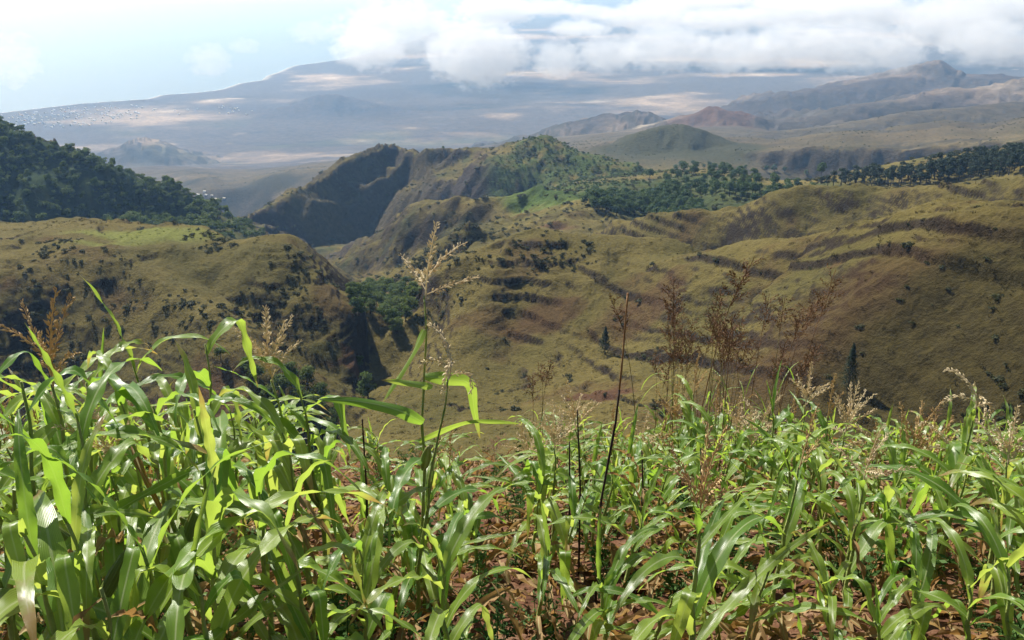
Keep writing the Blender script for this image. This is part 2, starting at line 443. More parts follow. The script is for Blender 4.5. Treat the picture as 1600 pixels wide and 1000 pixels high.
# --- ground cover: what grows or lies where (ground colours, plus cloud shade on the plain)
def blob(u, v, rad, asp=1.0, ymin=60):
    h = hit(u, v, ymin)
    if h is None: return np.zeros_like(Z)
    dx = (XX-h[0])/rad; dy = (YY-h[1])/(rad*asp)
    wob = .55*fbm(XX, YY, rad*.7, 3, seed=u*.01)
    return np.where((np.abs(dx) < 3) & (np.abs(dy) < 3), 1-sstep(.55, 1.1, np.sqrt(dx*dx+dy*dy)+wob), 0)
n60 = fbm(XX, YY, 60, 4, seed=20); n15 = fbm(XX, YY, 14, 3, .6, seed=21); n5 = fbm(XX, YY, 4.5, 2, seed=22)
STRAW = np.array((.126, .100, .032)); OLIVE = np.array((.062, .058, .017)); RUST = np.array((.074, .042, .019)); SOIL = np.array((.085, .043, .025))
ROCK = np.array((.036, .027, .018)); DGREEN = np.array((.022, .038, .012)); GREEN = np.array((.045, .075, .020)); LGREEN = np.array((.075, .115, .026))
C = np.zeros(Z.shape+(3,), dtype=np.float32) + STRAW.astype(np.float32)
C = mix3(C, OLIVE, .12 + .6*sstep(-.3, .6, n60 + .35*n15))
C = mix3(C, RUST, .6*sstep(.1, .5, fbm(XX, YY, 45, 4, seed=23)+.35*n15))
C = mix3(C, SOIL, .6*sstep(.5, .9, n15 + .5*n60))
C = mix3(C, ROCK, np.clip(RISER*1.1, 0, 1)*sstep(-.4, .2, n5 + n60))
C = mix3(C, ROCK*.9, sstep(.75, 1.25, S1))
# mid distance: darker rock on steep ground, scrub
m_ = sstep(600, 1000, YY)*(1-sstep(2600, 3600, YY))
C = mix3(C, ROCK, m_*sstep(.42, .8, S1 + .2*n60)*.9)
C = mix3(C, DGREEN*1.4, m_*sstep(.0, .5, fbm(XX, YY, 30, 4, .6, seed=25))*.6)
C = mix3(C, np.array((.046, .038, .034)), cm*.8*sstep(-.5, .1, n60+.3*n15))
FOREST = np.zeros_like(Z); PLANT = np.zeros_like(Z); GROVE = np.zeros_like(Z)
aa = XX/YY
FOREST = ((YY > 640) & (YY < 900)).astype(float)*sstep(-.305, -.325, aa)*sstep(640, 690, YY)
FOREST = np.maximum(FOREST, ((YY > 700) & (YY < 860)).astype(float)*sstep(-.255, -.285, aa)*.6)
C = mix3(C, DGREEN, FOREST*(1-.75*sstep(.25, .5, n60+.5*n15)))
for (u, v, r, asp) in ((850,248,60,1.5),(905,262,70,1.5),(960,275,80,1.4),(840,288,70,.8),(900,292,70,.8)):
    PLANT = np.maximum(PLANT, blob(u, v, r, asp, 700))
C = mix3(C, GREEN, PLANT*.75*sstep(-.5, .2, n15+.4*n60))
for (u, v, r, asp) in ((830,296,34,1),(880,300,40,1),(930,305,35,1)):
    C = mix3(C, LGREEN, blob(u, v, r, asp, 700)*.8)
for (u, v, r, asp) in ((960,320,80,1),(1050,300,90,1.6),(1010,340,60,.8),(1140,320,70,1),(1230,300,60,1)):
    GROVE = np.maximum(GROVE, blob(u, v, r, asp, 600))
C = mix3(C, DGREEN*1.3, GROVE*.7)
for (u, v, r, asp, c, s) in (
    (860,492,16,.8,RUST*.9,.8),(1000,488,22,.7,RUST,.7),(940,620,12,.7,SOIL,.9),(760,500,18,.6,RUST,.6),(550,565,9,.6,SOIL*1.15,.9),(525,552,7,.8,RUST,.8),(860,350,22,.6,SOIL*1.1,.7),
    (1400,620,60,.8,RUST*.75,.75),(1500,560,60,.7,OLIVE*.7,.6),(1200,560,40,.7,RUST*.8,.35),(300,620,22,.7,SOIL,.7),(200,370,40,.5,STRAW*1.1+np.array((0,.04,0)),.8),(110,372,20,.4,RUST*1.1,.6),  # lower right slope set in darker rust and olive
    (250,362,30,.5,STRAW*1.1+np.array((0,.04,0)),.8),(510,548,8,.5,OLIVE*1.2,.9),(1350,262,22,1,STRAW*1.2,.9),(1190,275,40,1.2,STRAW*1.15,.8),(1240,285,30,1.2,STRAW*1.1,.8),(1300,270,40,1.0,STRAW*1.1,.7),
    (900,314,14,.7,STRAW*1.1,.8),(560,300,120,1.,STRAW*.55,.45),(480,310,70,.8,STRAW*.7,.6)):
    C = mix3(C, c, blob(u, v, r, asp, 60 if v > 340 else 430)*s)
# shelf beyond the grove and the ridges above the plain
sh = sstep(1450, 1560, YY)*(1-sstep(2300, 2900, YY))
C = mix3(C, np.array((.185, .142, .064)), sh*.9*sstep(.6, .25, S1)*sstep(-.1, .2, fbm(XX*.6, YY, 150, 4, .6, seed=26)))
C = mix3(C, np.array((.028, .030, .020)), sh*.9*sstep(-.02, .22, fbm(XX*.5, YY, 110, 5, .62, seed=27)))
C = mix3(C, ROCK*.8, sh*sstep(.4, .7, S1))
SHR2 = fbm(XX, YY, 60, 4, .6, seed=52)
C = mix3(C, np.array((.068, .056, .040)), sstep(1350, 1700, YY)*.75)
C = mix3(C, np.array((.040, .043, .022)), blob(1050, 222, 190, .9, 1400)*.85)
lft = sstep(1350, 1500, YY)*(1-sstep(3200, 4000, YY))*sstep(.05, -.05, aa)
C = mix3(C, np.array((.026, .028, .020)), lft*.8*sstep(.0, .35, fbm(XX, YY, 170, 5, .6, seed=28)))
C = mix3(C, np.array((.20, .155, .10)), lft*.7*sstep(.2, .45, fbm(XX, YY, 210, 5, .6, seed=29)))
# coastal plain
f2 = sstep(2300, 3300, YY)
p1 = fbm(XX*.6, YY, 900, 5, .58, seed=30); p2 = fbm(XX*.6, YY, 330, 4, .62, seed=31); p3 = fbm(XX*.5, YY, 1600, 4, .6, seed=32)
PC = np.zeros_like(C) + np.array((.066, .058, .054), dtype=np.float32)
PC = mix3(PC, (.26, .20, .145), sstep(.0, .4, p1+.4*p2))
PC = mix3(PC, (.018, .022, .024), sstep(.0, .45, p3+.5*p2))  # dark streaks, deepened so that cloud shadow is put into the plain's colour
PC = mix3(PC, (.42, .36, .28), sstep(.34, .55, p2+.4*p1)*.75)
PC = mix3(PC, (.065, .075, .038), sstep(.1, .5, fbm(XX, YY, 700, 3, seed=33))*.5*(1-sstep(4500, 6000, YY)))
PC = mix3(PC, (.034, .036, .032), sstep(.22, .5, S1)*(1-sstep(8000, 12000, YY))*.75)
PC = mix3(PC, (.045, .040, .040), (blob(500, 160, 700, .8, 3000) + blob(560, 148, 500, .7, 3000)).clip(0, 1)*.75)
rr_ = sstep(.10, .22, XX/YY)*(1-sstep(5200, 6500, YY)); PC = PC*(1-.55*rr_[..., None]) + .55*rr_[..., None]*np.array((.058, .045, .038), dtype=np.float32)*(1+.5*p2[..., None])
PC = mix3(PC, (.105, .055, .045), blob(1120, 172, 170, 1, 2500)*.8)
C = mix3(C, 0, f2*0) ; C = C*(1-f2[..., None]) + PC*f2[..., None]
C = mix3(C, (.45, .42, .36), sstep(70, 10, np.abs(SDf))*(YY > 3000)*.5)
C = np.clip(C, .01, .8)

def ground_material(name, bump_scale, bump_dist, var=.35):
    m, nt = new_mat(name)
    out = N(nt, 'ShaderNodeOutputMaterial'); pr = N(nt, 'ShaderNodeBsdfPrincipled')
    pr.inputs['Roughness'].default_value = .95; pr.inputs['Specular IOR Level'].default_value = .05
    at = N(nt, 'ShaderNodeAttribute', attribute_name='col')
    geo = N(nt, 'ShaderNodeNewGeometry')
    n1 = N(nt, 'ShaderNodeTexNoise'); n1.inputs['Scale'].default_value = bump_scale; n1.inputs['Detail'].default_value = 6; n1.inputs['Roughness'].default_value = .68
    nt.links.new(geo.outputs['Position'], n1.inputs['Vector'])
    mr = N(nt, 'ShaderNodeMapRange'); mr.inputs[1].default_value = .28; mr.inputs[2].default_value = .72; mr.inputs[3].default_value = 1-var; mr.inputs[4].default_value = 1+var
    nt.links.new(n1.outputs['Fac'], mr.inputs[0])
    mx = N(nt, 'ShaderNodeVectorMath', operation='MULTIPLY'); sc = N(nt, 'ShaderNodeVectorMath', operation='SCALE')
    nt.links.new(at.outputs['Color'], sc.inputs[0]); nt.links.new(mr.outputs[0], sc.inputs['Scale'])
    nt.links.new(sc.outputs[0], pr.inputs['Base Color'])
    bp = N(nt, 'ShaderNodeBump'); bp.inputs['Strength'].default_value = .9; bp.inputs['Distance'].default_value = bump_dist
    nt.links.new(n1.outputs['Fac'], bp.inputs['Height']); nt.links.new(bp.outputs[0], pr.inputs['Normal'])
    nt.links.new(pr.outputs[0], out.inputs['Surface'])
    return m
def grid_object(name, i0, i1, mat):
    z = Z[i0:i1]; n, k = z.shape
    v = np.stack([XX[i0:i1], YY[i0:i1], z], -1).reshape(-1, 3)
    idx = np.arange(n*k).reshape(n, k)
    f = np.stack([idx[:-1, :-1], idx[:-1, 1:], idx[1:, 1:], idx[1:, :-1]], -1).reshape(-1, 4)
    if name == 'coastal_plain':
        keep = (z.reshape(-1)[f].max(1) > -12); f = f[keep]
    me = mesh_from(name, v, f, mat)
    at = me.attributes.new('col', 'FLOAT_COLOR', 'POINT')
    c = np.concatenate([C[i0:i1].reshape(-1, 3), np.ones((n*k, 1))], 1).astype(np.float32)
    at.data.foreach_set('color', c.ravel())
    return tag(obj(name, me), kind='structure')
iN = int(np.searchsorted(Y_, 700)); iM = int(np.searchsorted(Y_, 2400))
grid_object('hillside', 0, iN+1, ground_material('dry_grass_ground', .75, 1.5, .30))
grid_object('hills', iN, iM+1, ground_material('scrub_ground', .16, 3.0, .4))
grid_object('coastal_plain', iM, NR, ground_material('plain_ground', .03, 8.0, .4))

# --- sea
m, nt = new_mat('sea_water')
out = N(nt, 'ShaderNodeOutputMaterial'); pr = N(nt, 'ShaderNodeBsdfPrincipled')
pr.inputs['Base Color'].default_value = (.10, .13, .145, 1); pr.inputs['Roughness'].default_value = .27; pr.inputs['IOR'].default_value = 1.33
tc = N(nt, 'ShaderNodeNewGeometry'); nz = N(nt, 'ShaderNodeTexNoise'); nz.inputs['Scale'].default_value = .02; nz.inputs['Detail'].default_value = 5
bp = N(nt, 'ShaderNodeBump'); bp.inputs['Strength'].default_value = .35; bp.inputs['Distance'].default_value = 6
nt.links.new(tc.outputs['Position'], nz.inputs['Vector']); nt.links.new(nz.outputs[0], bp.inputs['Height']); nt.links.new(bp.outputs[0], pr.inputs['Normal'])
nt.links.new(pr.outputs[0], out.inputs['Surface'])
R = 90000
me = mesh_from('sea', [(-R, 1500, 0), (R, 1500, 0), (R, 1500+R, 0), (-R, 1500+R, 0)], [[0, 1, 2, 3]], m, False)
tag(obj('sea', me), kind='structure')
# ------------------------------------------------------------------ air: haze box
def box_mesh(name, x0, x1, y0, y1, z0, z1, mat):
    v = [(x, y, z) for z in (z0, z1) for y in (y0, y1) for x in (x0, x1)]
    return mesh_from(name, v, [[0, 2, 3, 1], [4, 5, 7, 6], [0, 1, 5, 4], [2, 6, 7, 3], [0, 4, 6, 2], [1, 3, 7, 5]], mat, False)
m, nt = new_mat('haze_air')
out = N(nt, 'ShaderNodeOutputMaterial'); pv = N(nt, 'ShaderNodeVolumePrincipled')
pv.inputs['Color'].default_value = (.34, .60, 1.0, 1); pv.inputs['Absorption Color'].default_value = (1, 1, 1, 1); pv.inputs['Density'].default_value = 0.70e-4; pv.inputs['Anisotropy'].default_value = .30
nt.links.new(pv.outputs[0], out.inputs['Volume'])
tag(obj('haze', box_mesh('haze', -95000, 95000, -300, 95000, -60, CZ+14, m)), kind='stuff')
# ------------------------------------------------------------------ vegetation of the slopes
def foliage_material(name, c1, c2, trans=.25, rough=.7, inst=None, k=1.0):
    "leaf colour varies from plant to plant and from leaf to leaf"
    m, nt = new_mat(name)
    out = N(nt, 'ShaderNodeOutputMaterial'); pr = N(nt, 'ShaderNodeBsdfPrincipled'); tr = N(nt, 'ShaderNodeBsdfTranslucent'); ms = N(nt, 'ShaderNodeMixShader')
    pr.inputs['Roughness'].default_value = rough; pr.inputs['Specular IOR Level'].default_value = .25
    geo = N(nt, 'ShaderNodeNewGeometry'); oi = N(nt, 'ShaderNodeObjectInfo')
    ad = N(nt, 'ShaderNodeMath', operation='MULTIPLY_ADD'); ad.inputs[1].default_value = .5
    hf = N(nt, 'ShaderNodeMath', operation='MULTIPLY'); hf.inputs[1].default_value = .5
    nt.links.new(geo.outputs['Random Per Island'], hf.inputs[0]); nt.links.new(oi.outputs['Random'], ad.inputs[0]); nt.links.new(hf.outputs[0], ad.inputs[2])
    rp = ramp(nt, [(0, c1), (1, c2)], ad.outputs[0])
    colr = rp.outputs[0]
    if inst:
        at = N(nt, 'ShaderNodeAttribute', attribute_name=inst, attribute_type='INSTANCER')
        mr = N(nt, 'ShaderNodeMapRange'); mr.inputs[3].default_value = .88*k; mr.inputs[4].default_value = 1.12*k
        nt.links.new(ad.outputs[0], mr.inputs[0])
        sc = N(nt, 'ShaderNodeVectorMath', operation='SCALE')
        nt.links.new(at.outputs['Vector'], sc.inputs[0]); nt.links.new(mr.outputs[0], sc.inputs['Scale']); colr = sc.outputs[0]
    nt.links.new(colr, pr.inputs['Base Color']); nt.links.new(colr, tr.inputs['Color'])
    ms.inputs[0].default_value = trans
    nt.links.new(pr.outputs[0], ms.inputs[1]); nt.links.new(tr.outputs[0], ms.inputs[2]); nt.links.new(ms.outputs[0], out.inputs['Surface'])
    return m
def bark_material(name, c1, c2, scale=6):
    m, nt = new_mat(name)
    out = N(nt, 'ShaderNodeOutputMaterial'); pr = N(nt, 'ShaderNodeBsdfPrincipled'); pr.inputs['Roughness'].default_value = .9
    tc = N(nt, 'ShaderNodeTexCoord'); nz = N(nt, 'ShaderNodeTexNoise'); nz.inputs['Scale'].default_value = scale; nz.inputs['Detail'].default_value = 5
    rp = ramp(nt, [(.3, c1), (.7, c2)], nz.outputs['Fac'])
    bp = N(nt, 'ShaderNodeBump'); bp.inputs['Distance'].default_value = .03
    nt.links.new(tc.outputs['Object'], nz.inputs['Vector']); nt.links.new(rp.outputs[0], pr.inputs['Base Color'])
    nt.links.new(nz.outputs['Fac'], bp.inputs['Height']); nt.links.new(bp.outputs[0], pr.inputs['Normal']); nt.links.new(pr.outputs[0], out.inputs['Surface'])
    return m

def scatter(name, pts, rots, scls, sources, idx=None, cols=None):
    "one object of uncountable small growth: copies of a few source meshes on points"
    src = bpy.data.collections.new(name + '_sources')
    for s in sources: src.objects.link(s)
    me = mesh_from(name, pts, [])
    me.vertices.add(0)
    n = len(pts)
    def attr(nm, ty, arr, key):
        at = me.attributes.new(nm, ty, 'POINT'); at.data.foreach_set(key, np.ascontiguousarray(arr).ravel())
    attr('rot', 'FLOAT_VECTOR', rots.astype(np.float32), 'vector'); attr('scl', 'FLOAT_VECTOR', scls.astype(np.float32), 'vector')
    attr('idx', 'INT', (idx if idx is not None else RNG.integers(0, len(sources), n)).astype(np.int32), 'value')
    if cols is not None: attr('icol', 'FLOAT_VECTOR', cols.astype(np.float32), 'vector')
    ng = bpy.data.node_groups.new(name + '_spread', 'GeometryNodeTree')
    ng.interface.new_socket('Geometry', in_out='INPUT', socket_type='NodeSocketGeometry')
    ng.interface.new_socket('Geometry', in_out='OUTPUT', socket_type='NodeSocketGeometry')
    gi = ng.nodes.new('NodeGroupInput'); go = ng.nodes.new('NodeGroupOutput')
    iop = ng.nodes.new('GeometryNodeInstanceOnPoints'); ci = ng.nodes.new('GeometryNodeCollectionInfo')
    ci.inputs['Collection'].default_value = src; ci.inputs['Separate Children'].default_value = True; ci.inputs['Reset Children'].default_value = True
    def named(nm, ty):
        a = ng.nodes.new('GeometryNodeInputNamedAttribute'); a.data_type = ty; a.inputs['Name'].default_value = nm
        return a.outputs['Attribute']
    e2r = ng.nodes.new('FunctionNodeEulerToRotation')
    L = ng.links.new
    L(gi.outputs[0], iop.inputs['Points']); L(ci.outputs[0], iop.inputs['Instance']); iop.inputs['Pick Instance'].default_value = True
    L(named('idx', 'INT'), iop.inputs['Instance Index']); L(named('rot', 'FLOAT_VECTOR'), e2r.inputs[0]); L(e2r.outputs[0], iop.inputs['Rotation'])
    L(named('scl', 'FLOAT_VECTOR'), iop.inputs['Scale']); L(iop.outputs[0], go.inputs[0])
    o = obj(name, me); md = o.modifiers.new('spread', 'NODES'); md.node_group = ng
    return tag(o, kind='stuff')

def tuft_mesh(name, mat, n, h, spread, w, rs):
    mb = MB()
    for i in range(n):
        a = rs.uniform(0, 2*math.pi); r = spread*math.sqrt(rs.random())*.55; l = rs.uniform(.25, 1.0); ht = h*rs.uniform(.6, 1.1)
        bx, by = r*math.cos(a), r*math.sin(a); a2 = a + rs.uniform(-.8, .8); fa = rs.uniform(0, math.pi)
        dx, dy = math.cos(a2)*l*ht*.8, math.sin(a2)*l*ht*.8; wx, wy = math.cos(fa)*w/2, math.sin(fa)*w/2
        mb.add([(bx-wx, by-wy, -.1), (bx+wx, by+wy, -.1), (bx+dx*.45+wx*.8, by+dy*.45+wy*.8, ht*.62), (bx+dx*.45-wx*.8, by+dy*.45-wy*.8, ht*.62), (bx+dx, by+dy, ht*.8)],
               [[0, 1, 2, 3], [3, 2, 4]])
    return mb.build(name, mat, False)
def leaf_cloud(name, mat, lobes, n, size, rs, shell=.55, flat=.0):
    "leaf-sized faces spread through the lobes of a crown"
    vv = []; ff = []
    w = [l[3]**2 for l in lobes]
    for i in range(n):
        cx, cyy, cz, r, sq = rs.choices(lobes, w)[0]
        d = Vector((rs.gauss(0, 1), rs.gauss(0, 1), rs.gauss(0, 1))).normalized()
        if d.z < -.35: d.z *= -.6
        rr = r*(shell + (1-shell)*rs.random())*rs.uniform(.85, 1.12)
        p = Vector((cx, cyy, cz)) + Vector((d.x*rr, d.y*rr, d.z*rr*sq))
        nn = (d + Vector((rs.uniform(-1, 1), rs.uniform(-1, 1), rs.uniform(-.3, 1)))*.9).normalized()
        t = nn.orthogonal().normalized(); t.rotate(Matrix.Rotation(rs.uniform(0, 6.28), 3, nn)); b = nn.cross(t)
        s = size*rs.uniform(.6, 1.35); k = len(vv)
        vv += [p-t*s*.5-b*s*.3, p+t*s*.1-b*s*.55, p+t*s*.6+b*s*.1, p-t*s*.05+b*s*.5+nn*s*.2]; ff.append([k, k+1, k+2, k+3])
    return mesh_from(name, vv, np.array(ff), mat, False)

M_TUFT = foliage_material('dry_grass_blades', (.1, .1, .1), (.1, .1, .1), .3, .9, 'icol', 1.05)
M_SHRUB = foliage_material('shrub_leaves', (.028, .036, .010), (.080, .080, .024), .4)
M_FOREST = foliage_material('forest_leaves', (.038, .078, .012), (.130, .168, .030), .5)
M_GROVE = foliage_material('grove_leaves', (.032, .070, .016), (.090, .138, .034), .4)
M_PINE = foliage_material('dark_needles', (.010, .024, .008), (.026, .046, .015), .2)
M_YOUNG = foliage_material('plantation_leaves', (.045, .085, .018), (.085, .13, .028), .3)
M_BARK = bark_material('tree_bark', (.035, .026, .018), (.09, .07, .05))

def src(name, me): return bpy.data.objects.new(name, me)
rs = random.Random(3)
tufts = [src('tuft_source', tuft_mesh('tuft', M_TUFT, 22, .36, 1.25, .12, rs)) for _ in range(4)]
def blob_shrub(mat, n, size, rs):
    lobes = [(rs.uniform(-.5, .5), rs.uniform(-.5, .5), rs.uniform(.25, .6), rs.uniform(.35, .6), .8) for _ in range(5)]
    return leaf_cloud('shrub', mat, lobes, n, size, rs)
shrubs = [src('shrub_source', blob_shrub(M_SHRUB, 110, .28, rs)) for _ in range(4)]
forest_src = []
for _ in range(4):
    lobes = [(rs.uniform(-1.6, 1.6), rs.uniform(-1.6, 1.6), rs.uniform(1.6, 3.6), rs.uniform(1.0, 1.7), .85) for _ in range(6)]
    forest_src.append(src('wood_source', leaf_cloud('wood', M_FOREST, lobes, 330, .62, rs)))
young_src = []
for _ in range(3):
    lobes = [(rs.uniform(-.8, .8), rs.uniform(-.8, .8), rs.uniform(.7, 1.6), rs.uniform(.6, 1.0), .85) for _ in range(4)]
    young_src.append(src('young_source', leaf_cloud('young', M_YOUNG, lobes, 150, .42, rs)))

CELL = np.gradient(YY, axis=0)*np.gradient(XX, axis=1)
def pick(density):
    "random ground points with the given number per square metre (array on the grid)"
    lam = np.clip(density*CELL*VISIBLE, 0, 50)
    cnt = RNG.poisson(lam)
    i, j = np.nonzero(cnt); k = cnt[i, j]; i = np.repeat(i, k).astype(float); j = np.repeat(j, k).astype(float)
    i += RNG.random(len(i))-.5; j += RNG.random(len(j))-.5
    y = np.interp(np.clip(i, 0, NR-1), np.arange(NR), Y_); a = np.interp(np.clip(j, 0, NA-1), np.arange(NA), A_)
    x = a*y
    return x, y, zgrid(x, y)
def spin(n): return np.stack([RNG.normal(0, .12, n), RNG.normal(0, .12, n), RNG.uniform(0, 6.28, n)], -1)

n25 = fbm(XX, YY, 26, 4, .6, seed=50)
bare = np.zeros_like(Z)
for (u, v, r) in ((860,492,10),(550,565,8),(525,552,6),(940,620,8)): bare = np.maximum(bare, blob(u, v, r, .8))
d = np.where((YY > 70) & (YY < 760), np.where(YY < 150, 1.0, .03 + .3*np.clip(RISER, 0, 1))*np.clip(320/YY, .3, 1)**1.5, 0)*(1-FOREST)*(1-.8*bare)
x, y, z = pick(d); n = len(x)
col_pts = sample(C, x, y)
s = np.clip(RNG.lognormal(0, .32, n), .5, 2.0)*np.where(y > 450, 1.35, 1.0)
tint = RNG.uniform(.92, 1.08, (n, 1))
scatter('dry_grass', np.stack([x, y, z], -1), spin(n), np.stack([s, s, s*RNG.uniform(.7, 1.2, n)], -1), tufts, cols=col_pts*tint)
print('tufts', n)

# shrubs: along the ledges and in the hollows
SHR = np.zeros_like(Z)
for (u, v, r, k) in ((430,485,17,.5),(470,500,15,.5),(390,500,14,.45),(445,530,12,.5),(500,545,8,.3),(90,378,12,.5),(110,430,25,.25),(60,520,20,.3),(480,420,14,.5),(330,372,14,.5),(345,385,10,.6),(300,490,22,.25),(150,480,22,.25),
                     (700,440,22,.35),(690,400,20,.3),(850,395,25,.2),(1560,680,14,.3),(1500,480,16,.12),(1400,505,14,.12),(735,360,20,.4),(620,440,25,.35),(655,420,20,.35),(1590,600,8,.7),(1570,615,8,.7)):
    SHR = np.maximum(SHR, blob(u, v, r, .9)*k)
d = ((RISER*.05 + .006*sstep(.2, .6, n25)*(1-.85*l1))*np.clip(340/YY, .25, 1) + SHR*.22)*(YY > 110)*(YY < 820)*(1-FOREST)
d = d + np.where((YY >= 620) & (YY < 1450), .006 + .022*sstep(.0, .5, n25) + .02*RISER, 0)*(1-FOREST)
x, y, z = pick(d); n = len(x)
s = np.clip(RNG.lognormal(.05, .4, n), .5, 2.6)*np.where(y > 600, 1.5, 1)
scatter('shrubs', np.stack([x, y, z-.1], -1), spin(n), np.stack([s, s, s*RNG.uniform(.6, 1.05, n)], -1), shrubs)
print('shrubs', n)
# far scrub on the cone, the shelf and the ridges
d = np.where((YY >= 1400) & (YY < 2600), .0005 + .008*sstep(.05, .5, fbm(XX*.6, YY, 70, 4, .6, seed=51)), 0)
x, y, z = pick(d); n = len(x); s = RNG.uniform(1.0, 2.4, n)
scatter('far_scrub', np.stack([x, y, z-.2], -1), spin(n), np.stack([s, s, s*.8], -1), shrubs[:2])
print('far scrub', n)
# wooded slope on the left: one mass of small trees
d = FOREST*.034*sstep(-.62, -.1, n25 + .4*n60)
x, y, z = pick(d); n = len(x); s = np.clip(RNG.lognormal(-.05, .42, n), .4, 2.0)
scatter('woodland', np.stack([x, y, z-.4], -1), spin(n), np.stack([s, s, s*RNG.uniform(.8, 1.2, n)], -1), forest_src)
print('woodland', n)
d = PLANT*.028*sstep(-.5, .1, n25+.4*n15) + .006*PLANT
x, y, z = pick(d*(YY > 900)); n = len(x); s = np.clip(RNG.lognormal(0, .3, n), .5, 1.8)
scatter('plantation_bushes', np.stack([x, y, z-.2], -1), spin(n), np.stack([s, s, s*.9], -1), young_src)
print('plantation', n)

# --- trees that can be told apart
def tree_meshes(name, leafmat, h, rad, nleaf, size, rs, trunk_r=.2, lobes_n=8, zlo=.38, squash=.85):
    lobes = []
    for i in range(lobes_n):
        a = rs.uniform(0, 6.28); r = rad*rs.uniform(.15, .68); zz = h*rs.uniform(zlo+.08, .82)
        lobes.append((r*math.cos(a), r*math.sin(a), zz, rad*rs.uniform(.36, .58), squash))
    lobes.append((0, 0, h*.78, rad*.5, squash))
    tb = MB()
    lean = (rs.uniform(-.3, .3), rs.uniform(-.3, .3))
    tp = [(0, 0, -.6), (lean[0]*.3, lean[1]*.3, h*.2), (lean[0], lean[1], h*.45), (lean[0]*.6, lean[1]*.6, h*.72)]
    tb.tube(tp, [trunk_r*1.35, trunk_r, trunk_r*.7, trunk_r*.25], 6)
    for l in lobes[:6]:
        s0 = rs.uniform(.3, .5)*h
        tb.tube([(lean[0]*.8, lean[1]*.8, s0), (l[0]*.55, l[1]*.55, (s0+l[2])*.52), (l[0], l[1], l[2])], [trunk_r*.5, trunk_r*.32, trunk_r*.12], 5)
    return tb.build('trunk', M_BARK), leaf_cloud('crown', leafmat, lobes, nleaf, size, rs, .45)
GROVE_T = [tree_meshes('grove', M_GROVE, rs.uniform(6.5, 9), rs.uniform(3.0, 3.9), 900, .55, rs, .22, 10, .2, .8) for _ in range(5)]
VALLEY_T = [tree_meshes('valley', M_FOREST, rs.uniform(7, 9), rs.uniform(3.2, 4.2), 1500, .46, rs, .24, 13, .16, .75) for _ in range(4)]
PINE_T = [tree_meshes('pine', M_PINE, rs.uniform(9, 12), rs.uniform(2.6, 3.4), 900, .5, rs, .25, 11, .22) for _ in range(4)]
def cypress(h, r, rs):
    tb = MB(); tb.tube([(0, 0, -.5), (0, 0, h*.3), (0, 0, h*.9)], [.22, .16, .04], 6)
    vv = []; ff = []
    for i in range(2600):
        t = rs.random()**.75; ang = rs.uniform(0, 6.28)
        tier = .82 + .18*math.sin(t*34 + ang*1.0)
        rr = r*(1-t)**.8*tier*rs.uniform(.45, 1.05)*min(1, .55+t*4)
        p = Vector((rr*math.cos(ang), rr*math.sin(ang), h*(.06+.94*t))); nn = Vector((math.cos(ang), math.sin(ang), rs.uniform(-.2, .9))).normalized()
        tt = nn.orthogonal().normalized(); tt.rotate(Matrix.Rotation(rs.uniform(0, 6.28), 3, nn)); b = nn.cross(tt); s = rs.uniform(.16, .36); k = len(vv)
        vv += [p-tt*s*.6, p-b*s*.4, p+tt*s*.7+nn*s*.4, p+b*s*.4]; ff.append([k, k+1, k+2, k+3])
    return tb.build('trunk', M_BARK), mesh_from('crown', vv, np.array(ff), M_PINE, False)
def plant_tree(name, meshes, x, y, sc, label, group, sink=0.0):
    z = float(zgrid(x, y)) - sink
    t = empty(name, (x, y, z), (0, 0, rs.uniform(0, 6.28)), (sc*rs.uniform(.92, 1.08), sc*rs.uniform(.92, 1.08), sc))
    tag(t, label, 'tree', group)
    obj('trunk', meshes[0], t); obj('crown', meshes[1], t)
    return t
def tree_at(name, meshes, u, v, sc, label, group=None, ymin=120):
    h = hit(u, v, ymin)
    if h is None: return None
    return plant_tree(name, meshes, h[0], h[1], sc, label, group)
def poly_in(u, v, poly):
    c = False; n = len(poly)
    for i in range(n):
        (x1, y1), (x2, y2) = poly[i], poly[(i+1) % n]
        if (y1 > v) != (y2 > v) and u < (x2-x1)*(v-y1)/(y2-y1)+x1: c = not c
    return c
def grove(poly, count, mind, fn, ymin):
    "spread trees over the piece of ground that an outline covers"
    us = [p[0] for p in poly]; vs = [p[1] for p in poly]; got = []; tries = 0
    while len(got) < count and tries < count*60:
        tries += 1
        u = rs.uniform(min(us), max(us)); v = rs.uniform(min(vs), max(vs))
        if not poly_in(u, v, poly): continue
        h = hit(u, v, ymin)
        if h is None or any((h[0]-g[0])**2+(h[1]-g[1])**2 < mind**2 for g in got): continue
        got.append(h); fn(h)
    return len(got)
# the two lone dark conifers
for (u, v, px, w, lab) in ((945,553,46,.29,'small dark pointed conifer alone on the sunlit dry grass slope'),(1325,609,78,.26,'taller dark conifer on the shaded brown slope with its shadow beside it')):
    h = hit(u, v, 120); ht = px*math.hypot(h[1], CZ-h[2])/F
    plant_tree('conifer_tree', cypress(ht, ht*w, rs), h[0], h[1], 1.0, lab, None)
# valley floor wood between the left hill and the knoll
k = grove([(545,470),(575,448),(640,448),(655,462),(640,486),(648,500),(620,522),(590,508),(560,492)], 60, 5.0,
  lambda h: plant_tree('valley_tree', rs.choice(VALLEY_T), h[0], h[1], rs.uniform(.8, 1.15), 'dark green tree in the wood on the valley floor below the knoll', 'trees of the valley floor wood'), 300)
